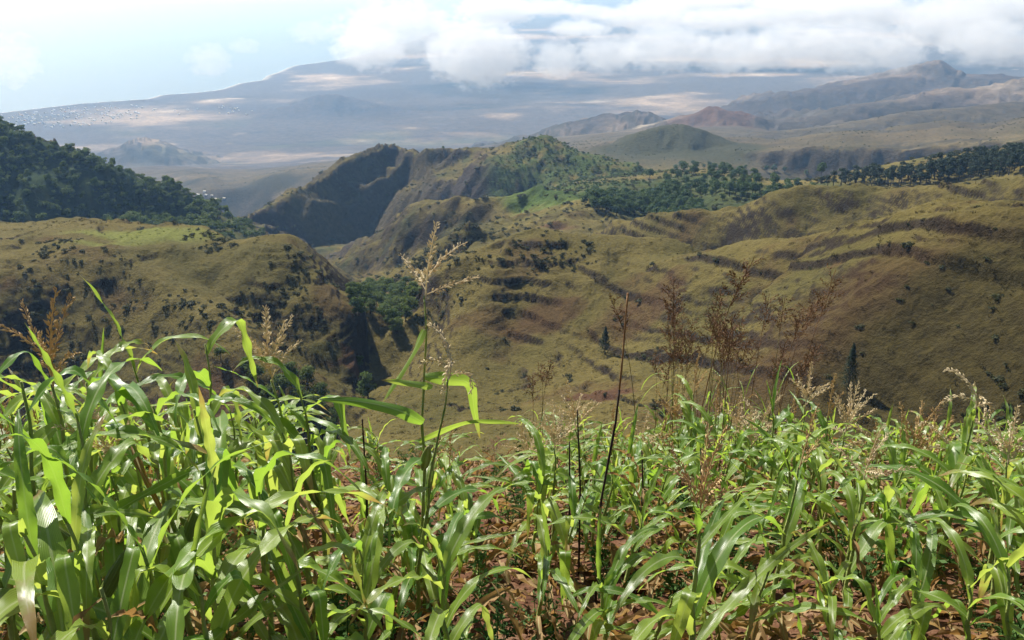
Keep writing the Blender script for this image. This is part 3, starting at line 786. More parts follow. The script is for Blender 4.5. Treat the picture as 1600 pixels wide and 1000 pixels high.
# trees round the valley fields
for (u, v, s) in ((445,622,1.15),(470,640,1.2),(500,628,1.0),(420,640,1.1),(520,665,.9),(480,600,1.0),(455,590,.9),(400,600,.9),(385,580,.8),(430,660,1.2),(510,690,1.1),(495,650,1.0)):
    tree_at('valley_tree', rs.choice(VALLEY_T), u, v, s, 'leafy dark tree in the clump beside the small valley fields', 'trees of the clump beside the valley fields', 180)
tree_at('valley_tree', VALLEY_T[0], 575, 622, 1.25, 'round dark tree standing apart on the slope beside the valley fields', None, 180)
tree_at('valley_tree', VALLEY_T[1], 560, 572, .7, 'small round tree above the red soil field in the valley', None, 180)
tree_at('valley_tree', VALLEY_T[2], 345, 562, .6, 'small dark tree at the foot of the left hill', 'small trees at the foot of the left hill', 180)
tree_at('valley_tree', VALLEY_T[3], 300, 632, .7, 'small dark tree at the foot of the left hill', 'small trees at the foot of the left hill', 180)
# plateau grove
k1 = grove([(905,318),(940,302),(1000,310),(1050,300),(1085,318),(1110,340),(1070,348),(1040,350),(1000,338),(960,338)], 120, 5.5,
  lambda h: plant_tree('grove_tree', rs.choice(GROVE_T), h[0], h[1], rs.uniform(1.1, 1.7), 'green tree in the dense grove below the plantation hill', 'trees of the dense grove'), 600)
k2 = grove([(1040,262),(1100,258),(1200,285),(1290,300),(1200,318),(1110,318),(1060,300),(1010,285)], 85, 6.5,
  lambda h: plant_tree('grove_tree', rs.choice(GROVE_T), h[0], h[1], rs.uniform(.9, 1.6), 'green tree on the plateau among pale dry grass clearings', 'scattered trees of the plateau'), 600)
for (u, v, s) in ((1210,268,1.2),(1225,270,1.1),(1197,268,1.0),(1260,275,1.),(1282,278,1.1),(1110,270,1.0),(1135,262,.8),(1165,265,.8),(1318,282,1.0)):
    tree_at('grove_tree', rs.choice(GROVE_T), u, v, s*1.5, 'green tree at the far edge of the plateau clearing', 'trees at the far edge of the clearing', 600)
# dark trees along the right
k3 = grove([(1270,296),(1330,284),(1400,282),(1480,262),(1600,246),(1610,262),(1600,272),(1480,286),(1400,292),(1330,290)], 140, 4.6,
  lambda h: plant_tree('dark_tree', rs.choice(PINE_T), h[0], h[1], rs.uniform(.9, 1.55), 'tall dark tree in the belt behind the terraced bench', 'dark tree belt behind the bench'), 560)
# a few on the crests
for (u, v, s) in ((818,216,.55),(827,215,.6),(836,216,.55),(846,219,.5),(668,229,.5),(693,231,.6),(660,232,.45),(803,223,.5),(760,236,.4)):
    tree_at('crest_tree', rs.choice(GROVE_T), u, v+2, s, 'small tree on the crest above the dark cliff', 'small trees on the cliff and plantation crest', 900)
print('groves', k, k1, k2, k3)
# ------------------------------------------------------------------ clouds drifting below the viewpoint
def cloud_material(name, dens, freq, bias, seed):
    m, nt = new_mat(name)
    out = N(nt, 'ShaderNodeOutputMaterial'); pv = N(nt, 'ShaderNodeVolumePrincipled')
    pv.inputs['Color'].default_value = (.80, .825, .865, 1); pv.inputs['Anisotropy'].default_value = .25
    tc = N(nt, 'ShaderNodeTexCoord'); ln = N(nt, 'ShaderNodeVectorMath', operation='LENGTH')
    nt.links.new(tc.outputs['Object'], ln.inputs[0])          # the cloud is a unit ball in its own space
    geo = N(nt, 'ShaderNodeNewGeometry')
    nz = N(nt, 'ShaderNodeTexNoise'); nz.noise_dimensions = '4D'; nz.inputs['W'].default_value = seed
    nz.inputs['Scale'].default_value = freq; nz.inputs['Detail'].default_value = 7; nz.inputs['Roughness'].default_value = .6
    mp = N(nt, 'ShaderNodeMapping'); mp.inputs['Scale'].default_value = (1, 1, 1.5)
    nt.links.new(geo.outputs['Position'], mp.inputs[0]); nt.links.new(mp.outputs[0], nz.inputs['Vector'])
    a = N(nt, 'ShaderNodeMath', operation='MULTIPLY_ADD'); a.inputs[1].default_value = 3.0; a.inputs[2].default_value = bias   # noise*3 + bias
    nt.links.new(nz.outputs['Fac'], a.inputs[0])
    p = N(nt, 'ShaderNodeMath', operation='POWER'); p.inputs[1].default_value = 2.0; nt.links.new(ln.outputs['Value'], p.inputs[0])
    b = N(nt, 'ShaderNodeMath', operation='MULTIPLY_ADD'); b.inputs[1].default_value = -1.6; nt.links.new(p.outputs[0], b.inputs[0]); nt.links.new(a.outputs[0], b.inputs[2])
    mr = N(nt, 'ShaderNodeMapRange', interpolation_type='SMOOTHSTEP'); mr.inputs[1].default_value = 0; mr.inputs[2].default_value = .42; mr.inputs[3].default_value = 0; mr.inputs[4].default_value = dens
    nt.links.new(b.outputs[0], mr.inputs[0]); nt.links.new(mr.outputs[0], pv.inputs['Density'])
    nt.links.new(pv.outputs[0], out.inputs['Volume'])
    try: m.cycles.volume_step_rate = .4
    except Exception: pass
    return m
def ico(name, mat, sub=3):
    import bmesh
    bm = bmesh.new(); bmesh.ops.create_icosphere(bm, subdivisions=sub, radius=1.0)
    me = bpy.data.meshes.new(name); bm.to_mesh(me); bm.free(); me.materials.append(mat); return me
CM = [cloud_material('cloud_vapour', .0080, 1/48., -.46, s) for s in (1.3, 4.1)]
CT = [cloud_material('thin_cloud_vapour', .0024, 1/60., -.62, s) for s in (2.2, 7.7)]
CB = [cloud_material('cloud_bank_vapour', .0050, 1/58., -.56, s) for s in (3.7, 8.1)]
CMESH = {id(m_): ico('cloud', m_) for m_ in CM+CT+CB}
# (u, v, metres ahead, half width px, half height px, half depth m, material, label)
CLOUDS = [
 (748,84,3300,90,54,190,CM[0],'bright puffy white cloud standing alone over the plain in front of the cloud bank',None),
 (576,76,3900,66,38,200,CB[0],'soft thin white cloud over the coast beside the bright puffy cloud',None),
 (625,48,4400,120,50,260,CB[1],'wide wispy cloud above the far end of the coast',None),
 (775,16,7200,72,26,420,CB[0],'hazy cloud over the far headland behind the bright puffy cloud',None),
 (490,50,4400,44,20,120,CT[0],'small flat wisp of cloud over the sea by the headland',None),
 (326,94,3900,38,28,110,CT[1],'small faint round cloud over the sea off the bay',None),
 (382,72,4300,28,13,80,CT[0],'tiny faint cloud over the sea beyond the round one',None),
 (20,95,4200,46,42,140,CT[1],'faint patch of mist over the open sea',None),
 (872,92,3600,46,34,150,CB[0],None,1),(950,84,3700,60,34,180,CB[1],None,1),(1045,74,3900,84,40,230,CB[0],None,1),(1150,82,3900,84,36,230,CB[1],None,1),(1240,70,3900,80,40,240,CB[0],None,1),
 (1330,74,3950,84,44,240,CB[1],None,1),(1405,82,4000,48,32,160,CB[0],None,1),(1550,66,4000,86,34,240,CB[1],None,1),(1480,40,5000,90,36,300,CB[0],None,1),
 (860,12,6400,60,14,260,CB[1],None,2),(925,20,6200,50,14,240,CB[0],None,2),(905,44,5400,56,15,240,CB[1],None,2),(1015,26,5800,90,22,320,CB[0],None,2),(1130,30,5600,80,20,320,CB[1],None,2),(1230,22,5700,90,24,340,CB[0],None,2),
 (1350,18,5800,100,28,360,CB[1],None,2),(1540,16,5600,120,30,380,CB[0],None,2),(1080,4,8200,110,12,420,CB[1],None,2),(1280,2,8000,130,14,420,CB[0],None,2),
]
for (u, v, Y, hw, hh, hd, mt, lab, row) in CLOUDS:
    c = P(u, v, Y); k = math.dist(c, (0, 0, CZ))/F
    o = obj('cloud', CMESH[id(mt)], None, c, (0, 0, 0), (hw*k*1.15, hd, hh*k*1.2))
    if row == 1: tag(o, 'billow in the near row of the white cloud bank before the far ridge', 'cloud', 'near row of the cloud bank')
    elif row == 2: tag(o, 'billow in the distant upper row of the white cloud bank', 'cloud', 'distant row of the cloud bank')
    else: tag(o, lab, 'cloud')
# ------------------------------------------------------------------ maize field in the foreground
m, nt = new_mat('field_soil')
out = N(nt, 'ShaderNodeOutputMaterial'); pr = N(nt, 'ShaderNodeBsdfPrincipled'); pr.inputs['Roughness'].default_value = .95; pr.inputs['Specular IOR Level'].default_value = .1
geo = N(nt, 'ShaderNodeNewGeometry')
n1 = N(nt, 'ShaderNodeTexNoise'); n1.inputs['Scale'].default_value = 3.0; n1.inputs['Detail'].default_value = 8; n1.inputs['Roughness'].default_value = .7
n2 = N(nt, 'ShaderNodeTexNoise'); n2.inputs['Scale'].default_value = 28.0; n2.inputs['Detail'].default_value = 4
for q in (n1, n2): nt.links.new(geo.outputs['Position'], q.inputs['Vector'])
rp = ramp(nt, [(.3, (.050, .022, .012)), (.5, (.105, .050, .028)), (.68, (.19, .115, .070))], n1.outputs['Fac'])
bp = N(nt, 'ShaderNodeBump'); bp.inputs['Distance'].default_value = .03; bp.inputs['Strength'].default_value = 1
nt.links.new(n2.outputs['Fac'], bp.inputs['Height']); nt.links.new(bp.outputs[0], pr.inputs['Normal']); nt.links.new(rp.outputs[0], pr.inputs['Base Color']); nt.links.new(pr.outputs[0], out.inputs['Surface'])
M_SOIL = m
fa = np.linspace(-.95, .95, 330); fy = np.concatenate([np.linspace(-1.5, 1.4, 14), 1.5*1.0105**np.arange(228)])
FX = fa[None, :]*(fy[:, None]+2.4); FY = np.repeat(fy[:, None], len(fa), 1)
FZ = field_z(FX, FY) + .07*fbm(FX, FY, .9, 3, seed=60) + .045*fbm(FX, FY, .22, 3, .6, seed=61, ridged=True)
def soil_z(x, y):
    return float(field_z(np.array(x), np.array(y)) + .07*fbm(np.array([x]), np.array([y]), .9, 3, seed=60)[0])
idx = np.arange(FX.size).reshape(FX.shape)
me = mesh_from('field', np.stack([FX, FY, FZ], -1).reshape(-1, 3), np.stack([idx[:-1, :-1], idx[:-1, 1:], idx[1:, 1:], idx[1:, :-1]], -1).reshape(-1, 4), M_SOIL)
tag(obj('field', me), kind='structure')

# --- leaf materials
def maize_leaf_material(name, g1, g2, t1, t2, trans, rough, dry_tip=.8, spec=.5):
    m, nt = new_mat(name); L = nt.links.new
    out = N(nt, 'ShaderNodeOutputMaterial'); pr = N(nt, 'ShaderNodeBsdfPrincipled'); tr = N(nt, 'ShaderNodeBsdfTranslucent'); ms = N(nt, 'ShaderNodeMixShader')
    oi = N(nt, 'ShaderNodeObjectInfo'); uv = N(nt, 'ShaderNodeUVMap'); sx = N(nt, 'ShaderNodeSeparateXYZ'); L(uv.outputs[0], sx.inputs[0])
    nz = N(nt, 'ShaderNodeTexNoise'); nz.inputs['Scale'].default_value = 9; nz.inputs['Detail'].default_value = 4
    tc = N(nt, 'ShaderNodeTexCoord'); L(tc.outputs['Object'], nz.inputs['Vector'])
    mixf = N(nt, 'ShaderNodeMath', operation='MULTIPLY_ADD'); mixf.inputs[1].default_value = .7; L(oi.outputs['Random'], mixf.inputs[0])
    nh = N(nt, 'ShaderNodeMath', operation='MULTIPLY'); nh.inputs[1].default_value = .3; L(nz.outputs['Fac'], nh.inputs[0]); L(nh.outputs[0], mixf.inputs[2])
    cg = ramp(nt, [(.1, g1), (.9, g2)], mixf.outputs[0]); ct = ramp(nt, [(.1, t1), (.9, t2)], mixf.outputs[0])
    # parallel veins and the pale midrib
    wv = N(nt, 'ShaderNodeMath', operation='MULTIPLY'); wv.inputs[1].default_value = 95; L(sx.outputs[0], wv.inputs[0])
    sn = N(nt, 'ShaderNodeMath', operation='SINE'); L(wv.outputs[0], sn.inputs[0])
    vr = N(nt, 'ShaderNodeMapRange'); vr.inputs[1].default_value = -1; vr.inputs[2].default_value = 1; vr.inputs[3].default_value = .86; vr.inputs[4].default_value = 1.1; L(sn.outputs[0], vr.inputs[0])
    sg = N(nt, 'ShaderNodeVectorMath', operation='SCALE'); L(cg.outputs[0], sg.inputs[0]); L(vr.outputs[0], sg.inputs['Scale'])
    ce = N(nt, 'ShaderNodeMath', operation='SUBTRACT'); ce.inputs[1].default_value = .5; L(sx.outputs[0], ce.inputs[0])
    ab_ = N(nt, 'ShaderNodeMath', operation='ABSOLUTE'); L(ce.outputs[0], ab_.inputs[0])
    mrb = N(nt, 'ShaderNodeMapRange'); mrb.inputs[1].default_value = .02; mrb.inputs[2].default_value = .075; mrb.inputs[3].default_value = .75; mrb.inputs[4].default_value = 0; L(ab_.outputs[0], mrb.inputs[0])
    m1 = N(nt, 'ShaderNodeMix', data_type='RGBA'); m1.inputs[7].default_value = (.46, .52, .26, 1); L(mrb.outputs[0], m1.inputs[0]); L(sg.outputs[0], m1.inputs[6])
    # dry, papery tips and blotches
    ad = N(nt, 'ShaderNodeMath', operation='MULTIPLY_ADD'); ad.inputs[1].default_value = .55; L(nz.outputs['Fac'], ad.inputs[0]); L(sx.outputs[1], ad.inputs[2])
    ad2 = N(nt, 'ShaderNodeMath', operation='MULTIPLY_ADD'); ad2.inputs[1].default_value = .34; L(oi.outputs['Random'], ad2.inputs[0]); L(ad.outputs[0], ad2.inputs[2])
    tip = N(nt, 'ShaderNodeMapRange'); tip.inputs[1].default_value = 1.30; tip.inputs[2].default_value = 1.48; tip.inputs[3].default_value = 0; tip.inputs[4].default_value = dry_tip; L(ad2.outputs[0], tip.inputs[0])
    m2 = N(nt, 'ShaderNodeMix', data_type='RGBA'); m2.inputs[7].default_value = (.30, .185, .06, 1); L(tip.outputs[0], m2.inputs[0]); L(m1.outputs[2], m2.inputs[6])
    m3 = N(nt, 'ShaderNodeMix', data_type='RGBA'); m3.inputs[7].default_value = (.35, .22, .06, 1); L(tip.outputs[0], m3.inputs[0]); L(ct.outputs[0], m3.inputs[6])
    L(m2.outputs[2], pr.inputs['Base Color']); L(m3.outputs[2], tr.inputs['Color'])
    pr.inputs['Roughness'].default_value = rough; pr.inputs['Specular IOR Level'].default_value = spec
    bp = N(nt, 'ShaderNodeBump'); bp.inputs['Strength'].default_value = .35; bp.inputs['Distance'].default_value = .002; L(sn.outputs[0], bp.inputs['Height']); L(bp.outputs[0], pr.inputs['Normal'])
    ms.inputs[0].default_value = trans; L(pr.outputs[0], ms.inputs[1]); L(tr.outputs[0], ms.inputs[2]); L(ms.outputs[0], out.inputs['Surface'])
    return m
M_LEAF = maize_leaf_material('maize_leaf', (.085, .195, .020), (.255, .365, .048), (.25, .44, .035), (.50, .57, .09), .5, .33, .9, .6)
M_LEAFD = maize_leaf_material('dry_maize_leaf', (.24, .125, .04), (.42, .30, .15), (.34, .17, .04), (.45, .3, .12), .35, .7, 0, .2)
M_STALK = bark_material('maize_stalk', (.15, .21, .04), (.30, .32, .09), 14)
M_DARKST = bark_material('dark_dry_stalk', (.018, .008, .008), (.05, .022, .016), 12)
M_ORANGE = bark_material('weathered_stalk', (.20, .085, .03), (.34, .18, .07), 14)
M_TASSEL = foliage_material('tassel_spikelets', (.60, .46, .26), (.80, .70, .48), .35, .7)
M_TASSELO = foliage_material('old_tassel_spikelets', (.40, .25, .10), (.66, .48, .24), .25, .7)
M_SEED = foliage_material('brown_seed_spikelets', (.075, .028, .012), (.24, .13, .06), .2, .7)
M_GSTEM = bark_material('grass_stem', (.11, .10, .03), (.20, .16, .06), 14)
M_GSTEMB = bark_material('brown_grass_stem', (.10, .045, .018), (.18, .09, .035), 14)
M_HUSK = maize_leaf_material('husk', (.12, .17, .035), (.24, .27, .08), (.2, .3, .04), (.34, .38, .1), .25, .5, .3)

# --- leaf shapes: a ribbon along a bent centre line, V across, wavy at the edges
def leaf_mesh(name, mat, length, width, angs, rs, twist=0.0, wave=.012, vee=.30, nseg=22, side=0.0, curl=0.0):
    pts = [Vector((0, 0, 0))]; tang = []; az = 0.0
    for i in range(nseg):
        s = (i+.5)/nseg; th = angs(s); az += side/nseg
        t = Vector((math.cos(th)*math.cos(az), math.cos(th)*math.sin(az), math.sin(th))); tang.append(t); pts.append(pts[-1] + t*(length/nseg))
    vv = []; uv = []; ff = []; NC = 5
    ph = rs.uniform(0, 6.28); k1 = rs.uniform(10, 17); sd = Vector((0, 1, 0))
    for i, p in enumerate(pts):
        s = i/nseg; t = tang[min(i, nseg-1)]
        if i and i < nseg: t = (tang[i-1]+tang[i]).normalized()
        sd = (sd - t*sd.dot(t)).normalized(); up = sd.cross(t)*-1
        if up.dot(Vector((0, 0, 1))) < 0 and i == 0: up = -up
        tw = twist*s*s
        a1 = (sd*math.cos(tw) + up*math.sin(tw)); a2 = (up*math.cos(tw) - sd*math.sin(tw))
        w = .96*width*min(1, .42+s*3.2)*max(0.02, (1-s**2.6))**.85
        for c in range(NC):
            x = (c/(NC-1)-.5)*2; fold = vee*(1-.55*s)+curl*s
            if abs(x) == 1: w = w*rs.uniform(.9, 1.04)
            cx = math.cos(fold); lift = abs(x)*w*.5*math.sin(fold)
            wob = wave*math.sin(k1*s*2+ph+(1.9 if x > 0 else 0))*x*x*min(1, s*4)*(1-s)**.5*1.4
            vv.append(p + a1*(x*w*.5*cx) + a2*(lift+wob)); uv.append((c/(NC-1), s))
    for i in range(nseg):
        for c in range(NC-1):
            k = i*NC+c; ff.append([k, k+1, k+NC+1, k+NC])
    return mesh_from(name, vv, np.array(ff), mat, True, uv)
R_ = math.radians
def bend(a0, a1, p=1.4): return lambda s: R_(a0+(a1-a0)*s**p)
def kink(a0, a1, at, a2):
    return lambda s: R_(a0+(a1-a0)*(s/at)) if s < at-.03 else (R_(a1+(a2-a1)*min(1, (s-at+.03)/.09)))
lr = random.Random(21)
LV = {'arch': [], 'erect': [], 'kink': [], 'low': [], 'dry': [], 'spear': [], 'flat': []}
for i in range(10):
    U = lr.uniform
    LV['arch'].append(leaf_mesh('leaf', M_LEAF, U(.72, .95), U(.062, .09), bend(U(48, 70), U(-70, -35), U(1.0, 1.6)), lr, U(-1.2, 1.2), U(.008, .018), U(.2, .4), side=U(-.5, .5)))
    LV['erect'].append(leaf_mesh('leaf', M_LEAF, U(.6, .85), U(.05, .075), bend(U(62, 78), U(-5, 45), U(1.3, 2)), lr, U(-1.0, 1.0), U(.006, .014), U(.3, .5), side=U(-.4, .4)))
    LV['kink'].append(leaf_mesh('leaf', M_LEAF, U(.7, .9), U(.065, .095), kink(U(45, 70), U(5, 35), U(.32, .58), U(-86, -58)), lr, U(-.7, .7), U(.006, .014), U(.15, .35), side=U(-.3, .3), nseg=26))
    LV['low'].append(leaf_mesh('leaf', M_LEAF, U(.6, .8), U(.055, .08), bend(U(15, 40), U(-75, -45), U(.8, 1.3)), lr, U(-1.4, 1.4), U(.008, .018), U(.2, .45), side=U(-.5, .5)))
    LV['flat'].append(leaf_mesh('leaf', M_LEAF, U(.65, .9), U(.05, .07), bend(U(12, 38), U(-22, 5), 1.2), lr, U(-1.2, 1.2), U(.006, .012), U(.3, .6), side=U(-.3, .3)))
    LV['dry'].append(leaf_mesh('leaf', M_LEAFD, U(.45, .7), U(.035, .06), bend(U(-10, 30), U(-100, -75), U(.5, .9)), lr, U(-3, 3), U(.01, .025), U(.5, .9), side=U(-1, 1), curl=.8))
    LV['spear'].append(leaf_mesh('leaf', M_LEAF, U(.45, .65), U(.045, .06), bend(U(78, 87), U(62, 80), 1.5), lr, U(-.5, .5), U(.003, .008), U(.4, .7)))

def spikelets(mb, path, rs, size, step, spread=1.0):
    "flower spikelets set closely along a tassel branch"
    path = [Vector(p) for p in path]; n = len(path)
    L = [0]
    for a, b in zip(path[:-1], path[1:]): L.append(L[-1]+(b-a).length)
    d = step*.5
    while d < L[-1]:
        i = max(k for k in range(n-1) if L[k] <= d); f = (d-L[i])/(L[i+1]-L[i]); p = path[i].lerp(path[i+1], f); t = (path[i+1]-path[i]).normalized()
        for q in range(2):
            o = t.orthogonal().normalized(); o.rotate(Matrix.Rotation(rs.uniform(0, 6.28), 3, t)); b = t.cross(o)
            s = size*rs.uniform(.7, 1.25)*(1-.35*(d/L[-1])**3); ax = (t*.8 + o*spread*rs.uniform(.3, .9)).normalized(); sd = ax.cross(b).normalized()
            c = p + o*s*.2
            mb.add([c, c+ax*s*.5+sd*s*.2, c+ax*s*.5+b*s*.2, c+ax*s*.5-sd*s*.2, c+ax*s*.5-b*s*.2, c+ax*s*1.1], [[0, 1, 2], [0, 2, 3], [0, 3, 4], [0, 4, 1], [5, 2, 1], [5, 3, 2], [5, 4, 3], [5, 1, 4]])
        d += step*rs.uniform(.8, 1.2)
def arc(p0, th0, th1, az, L, n=9):
    pts = [Vector(p0)]
    for i in range(n):
        th = th0+(th1-th0)*(i/(n-1)); pts.append(pts[-1]+Vector((math.cos(th)*math.cos(az), math.cos(th)*math.sin(az), math.sin(th)))*(L/n))
    return pts
def tassel_meshes(rs, nb, spread, hook, L, mat, size=.021):
    "-> axis mesh, list of branch meshes"
    main = arc((0, 0, 0), R_(88), R_(rs.uniform(70, 88)) if not hook else R_(-10), rs.uniform(0, 6.28), L)
    out = []
    mb = MB(); mb.tube(main, [.0035*(1-.6*i/9) for i in range(10)], 5); spikelets(mb, main[2:], rs, size, .0095); out.append(mb.build('tassel_spike', mat, False))
    for k in range(nb):
        z0 = L*(.04+.26*k/max(1, nb)); az = k*2.4+rs.uniform(-.4, .4); th = R_(80-spread*rs.uniform(.5, 1.1)); end = th - R_(rs.uniform(5, 40) if not hook else rs.uniform(60, 150))
        pts = arc((0, 0, z0), th, end, az, L*rs.uniform(.5, .8))
        mb = MB(); mb.tube(pts, [.0022*(1-.5*i/9) for i in range(10)], 4); spikelets(mb, pts[1:], rs, size*.92, .0095); out.append(mb.build('tassel_branch', mat, False))
    return out
TV = [tassel_meshes(lr, 5, 18, False, .34, M_TASSELO), tassel_meshes(lr, 4, 48, False, .30, M_TASSEL), tassel_meshes(lr, 3, 55, True, .26, M_TASSEL), tassel_meshes(lr, 6, 30, False, .30, M_TASSEL), tassel_meshes(lr, 1, 15, False, .30, M_TASSELO), tassel_meshes(lr, 7, 14, False, .30, M_TASSEL)]

def stalk_mesh(h, r, lean, mat=None, rs=lr, top=.28):
    "jointed stalk; lean = sideways shift of the top"
    nn = 9; pts = []; rad = []
    for i in range(nn):
        s = i/(nn-1)
        for ds, k in ((0, 1.28), (.03, 1.0)):
            t = min(1, s+ds)
            pts.append((lean[0]*t**1.5+.008*math.sin(i*2.1), lean[1]*t**1.5+.008*math.cos(i*1.7), h*t - (.08 if t == 0 else 0))); rad.append(r*(1-(1-top)*t)*k)
        if s == 1: pts.pop(); rad.pop()
    mb = MB(); mb.tube(pts, rad, 8); return mb.build('stalk', mat or M_STALK)
def stalk_at(h, lean, t): return Vector((lean[0]*t**1.5, lean[1]*t**1.5, h*t))
def ear_mesh(rs):
    mb = MB(); mb.tube([(0, 0, 0), (.02, 0, .05), (.045, 0, .12), (.065, 0, .18), (.075, 0, .215)], [.012, .024, .027, .018, .006], 8); return mb.build('ear', M_HUSK)
EAR = ear_mesh(lr)
def maize(x, y, h, rs, label, group=None, tassel=None, lean=None, leaves=None, az=None, lscale=1.0, style=None, tscale=1.0, ear=False, stalk_r=None):
    t = empty('maize_plant', (x, y, soil_z(x, y)-.02))
    tag(t, label, 'maize plant', group)
    if lean is None: lean = (rs.uniform(-.12, .12)*h, rs.uniform(-.1, .1)*h)
    obj('stalk', stalk_mesh(h, stalk_r or rs.uniform(.011, .016), lean, rs=rs), t)
    az = rs.uniform(0, 6.28) if az is None else az
    n = leaves or max(8, int(8 + h*4.2)); top = .93 if tassel is not None else .97
    for i in range(n):
        s = (.07 + (top-.07)*(i/(n-1))**.9)
        p = stalk_at(h, lean, s); a = az + math.pi*i + rs.uniform(-.45, .45)
        if style: st = style(i/(n-1), rs)
        elif i < max(2, n*.22): st = rs.choice(['dry', 'dry', 'dry', 'low'])
        elif i < n*.35: st = rs.choice(['low', 'low', 'arch', 'kink', 'flat'])
        elif i < n*.8: st = rs.choice(['arch', 'arch', 'arch', 'kink', 'kink', 'kink', 'low', 'flat'])
        else: st = rs.choice(['erect', 'flat', 'flat', 'arch', 'kink'] if tassel is not None else ['spear', 'erect', 'arch', 'kink', 'arch'])
        if rs.random() < .06: st = 'dry'
        sc = lscale*rs.uniform(.8, 1.12)*(1.0 if .2 < s < .75 else .82 if tassel is None else .62)*(.72+.16*min(h, 2))
        obj('leaf', rs.choice(LV[st]), t, p, (rs.uniform(-.15, .15), rs.uniform(-.12, .12), a), (sc, sc*rs.uniform(.9, 1.15), sc))
    if tassel is not None:
        tv = TV[tassel]; p = stalk_at(h, lean, 1.0); dirv = Vector((lean[0]*1.5, lean[1]*1.5, h)).normalized()
        q = Vector((0, 0, 1)).rotation_difference(dirv).to_euler(); 
        sp = obj('tassel', tv[0], t, p-dirv*.01, q, tscale*1.12)
        for b in tv[1:]: obj('tassel_branch', b, sp)
    if ear or (h > 1.25 and rs.random() < .35):
        p = stalk_at(h, lean, .5); obj('ear', EAR, t, p, (0, .25, rs.uniform(0, 6.28)))
    return t
def maize_top(u, v, Y, rs, label, group=None, tassel=None, tlen=.30, **kw):
    "plant whose tip (tassel included) stands where the photograph shows it"
    x, y, z = P(u, v, Y); lean = kw.pop('lean', (rs.uniform(-.1, .1), rs.uniform(-.1, .1)))
    x -= lean[0]; y -= lean[1]
    h = z - soil_z(x, y) - (tlen if tassel is not None else .10 if u < 480 else .42 if u < 840 else .33)
    return maize(x, y, max(h, .35), rs, label, group, tassel=tassel, lean=lean, **kw)

mr_ = random.Random(77)
CORN = []   # occupied ground, for the filling-in below
def top(u, v, Y, label, group=None, tassel=None, **kw):
    o = maize_top(u, v, Y, mr_, label, group, tassel, **kw); CORN.append((o.location.x, o.location.y)); return o
# the tall pair in the middle, read off leaf by leaf
def custom_leaf(parent, pix, Y, width, mat=None, dY=0.0, roll=0.0):
    "leaf whose spine runs through points of the place (pixel, distance) given from stalk to tip"
    pts = [Vector(P(u, v, Y + dY*i/(len(pix)-1))) for i, (u, v) in enumerate(pix)]
    fine = []
    n = 22
    for i in range(n+1):
        f = i/n*(len(pts)-1); k = min(int(f), len(pts)-2); tt = f-k
        p0 = pts[max(k-1, 0)]; p1 = pts[k]; p2 = pts[k+1]; p3 = pts[min(k+2, len(pts)-1)]
        fine.append(.5*((2*p1)+(p2-p0)*tt+(2*p0-5*p1+4*p2-p3)*tt*tt+(3*p1-p0-3*p2+p3)*tt**3))
    base = fine[0]; vv = []; uv = []; ff = []
    view = Vector((0, 1, -.3)).normalized()
    for i, p in enumerate(fine):
        s = i/n; t = (fine[min(i+1, n)]-fine[max(i-1, 0)]).normalized()
        sd = t.cross(view).normalized(); sd.rotate(Matrix.Rotation(roll + .5*math.sin(s*3), 3, t)); up = sd.cross(t)
        w = 1.15*width*min(1, .45+s*3)*max(.02, 1-s**2.4)**.85
        for c in range(5):
            x = (c/4-.5)*2; vv.append(p-base + sd*x*w*.47 + up*(abs(x)*w*.16+.004*math.sin(9*s+2*x)*x*x)); uv.append((c/4, s))
    for i in range(n):
        for c in range(4): k = i*5+c; ff.append([k, k+1, k+6, k+5])
    me = mesh_from('leaf', vv, np.array(ff), mat or M_LEAF, True, uv)
    return obj('leaf', me, parent, base-parent.location)
h1 = top(661, 348, 4.2, 'tallest maize plant with a golden branched tassel rising over the valley', None, 1, tlen=.33, lean=(.06, .02), leaves=7, style=lambda s, r: 'dry' if s < .15 else r.choice(['low', 'arch', 'kink']), tscale=1.12, stalk_r=.011)
for o in list(h1.children):
    if o.name.startswith('leaf') and o.location.z > 1.15: bpy.data.objects.remove(o)
custom_leaf(h1, [(662,515),(645,550),(620,592),(596,632)], 4.2, .055, dY=-.15, roll=.7)
custom_leaf(h1, [(662,588),(700,592),(733,600),(741,640),(750,685)], 4.2, .06, dY=.1, roll=-.5)
custom_leaf(h1, [(655,690),(720,664),(770,660),(815,662)], 4.2, .032, dY=-.2, roll=.2)
h2 = top(700, 487, 4.05, 'maize plant leaning beside the tallest one with drooping cream tassel branches', None, 2, tlen=.30, lean=(.2, .03), leaves=8, style=lambda s, r: 'dry' if s < .12 else r.choice(['low', 'arch', 'kink']), tscale=1.15)
for o in list(h2.children):
    if o.name.startswith('leaf') and o.location.z > .95: bpy.data.objects.remove(o)
custom_leaf(h2, [(662,660),(620,640),(560,627),(495,624)], 4.05, .06, dY=-.25, roll=.3)
custom_leaf(h2, [(676,605),(640,598),(596,594)], 4.05, .035, dY=-.2, roll=.3)
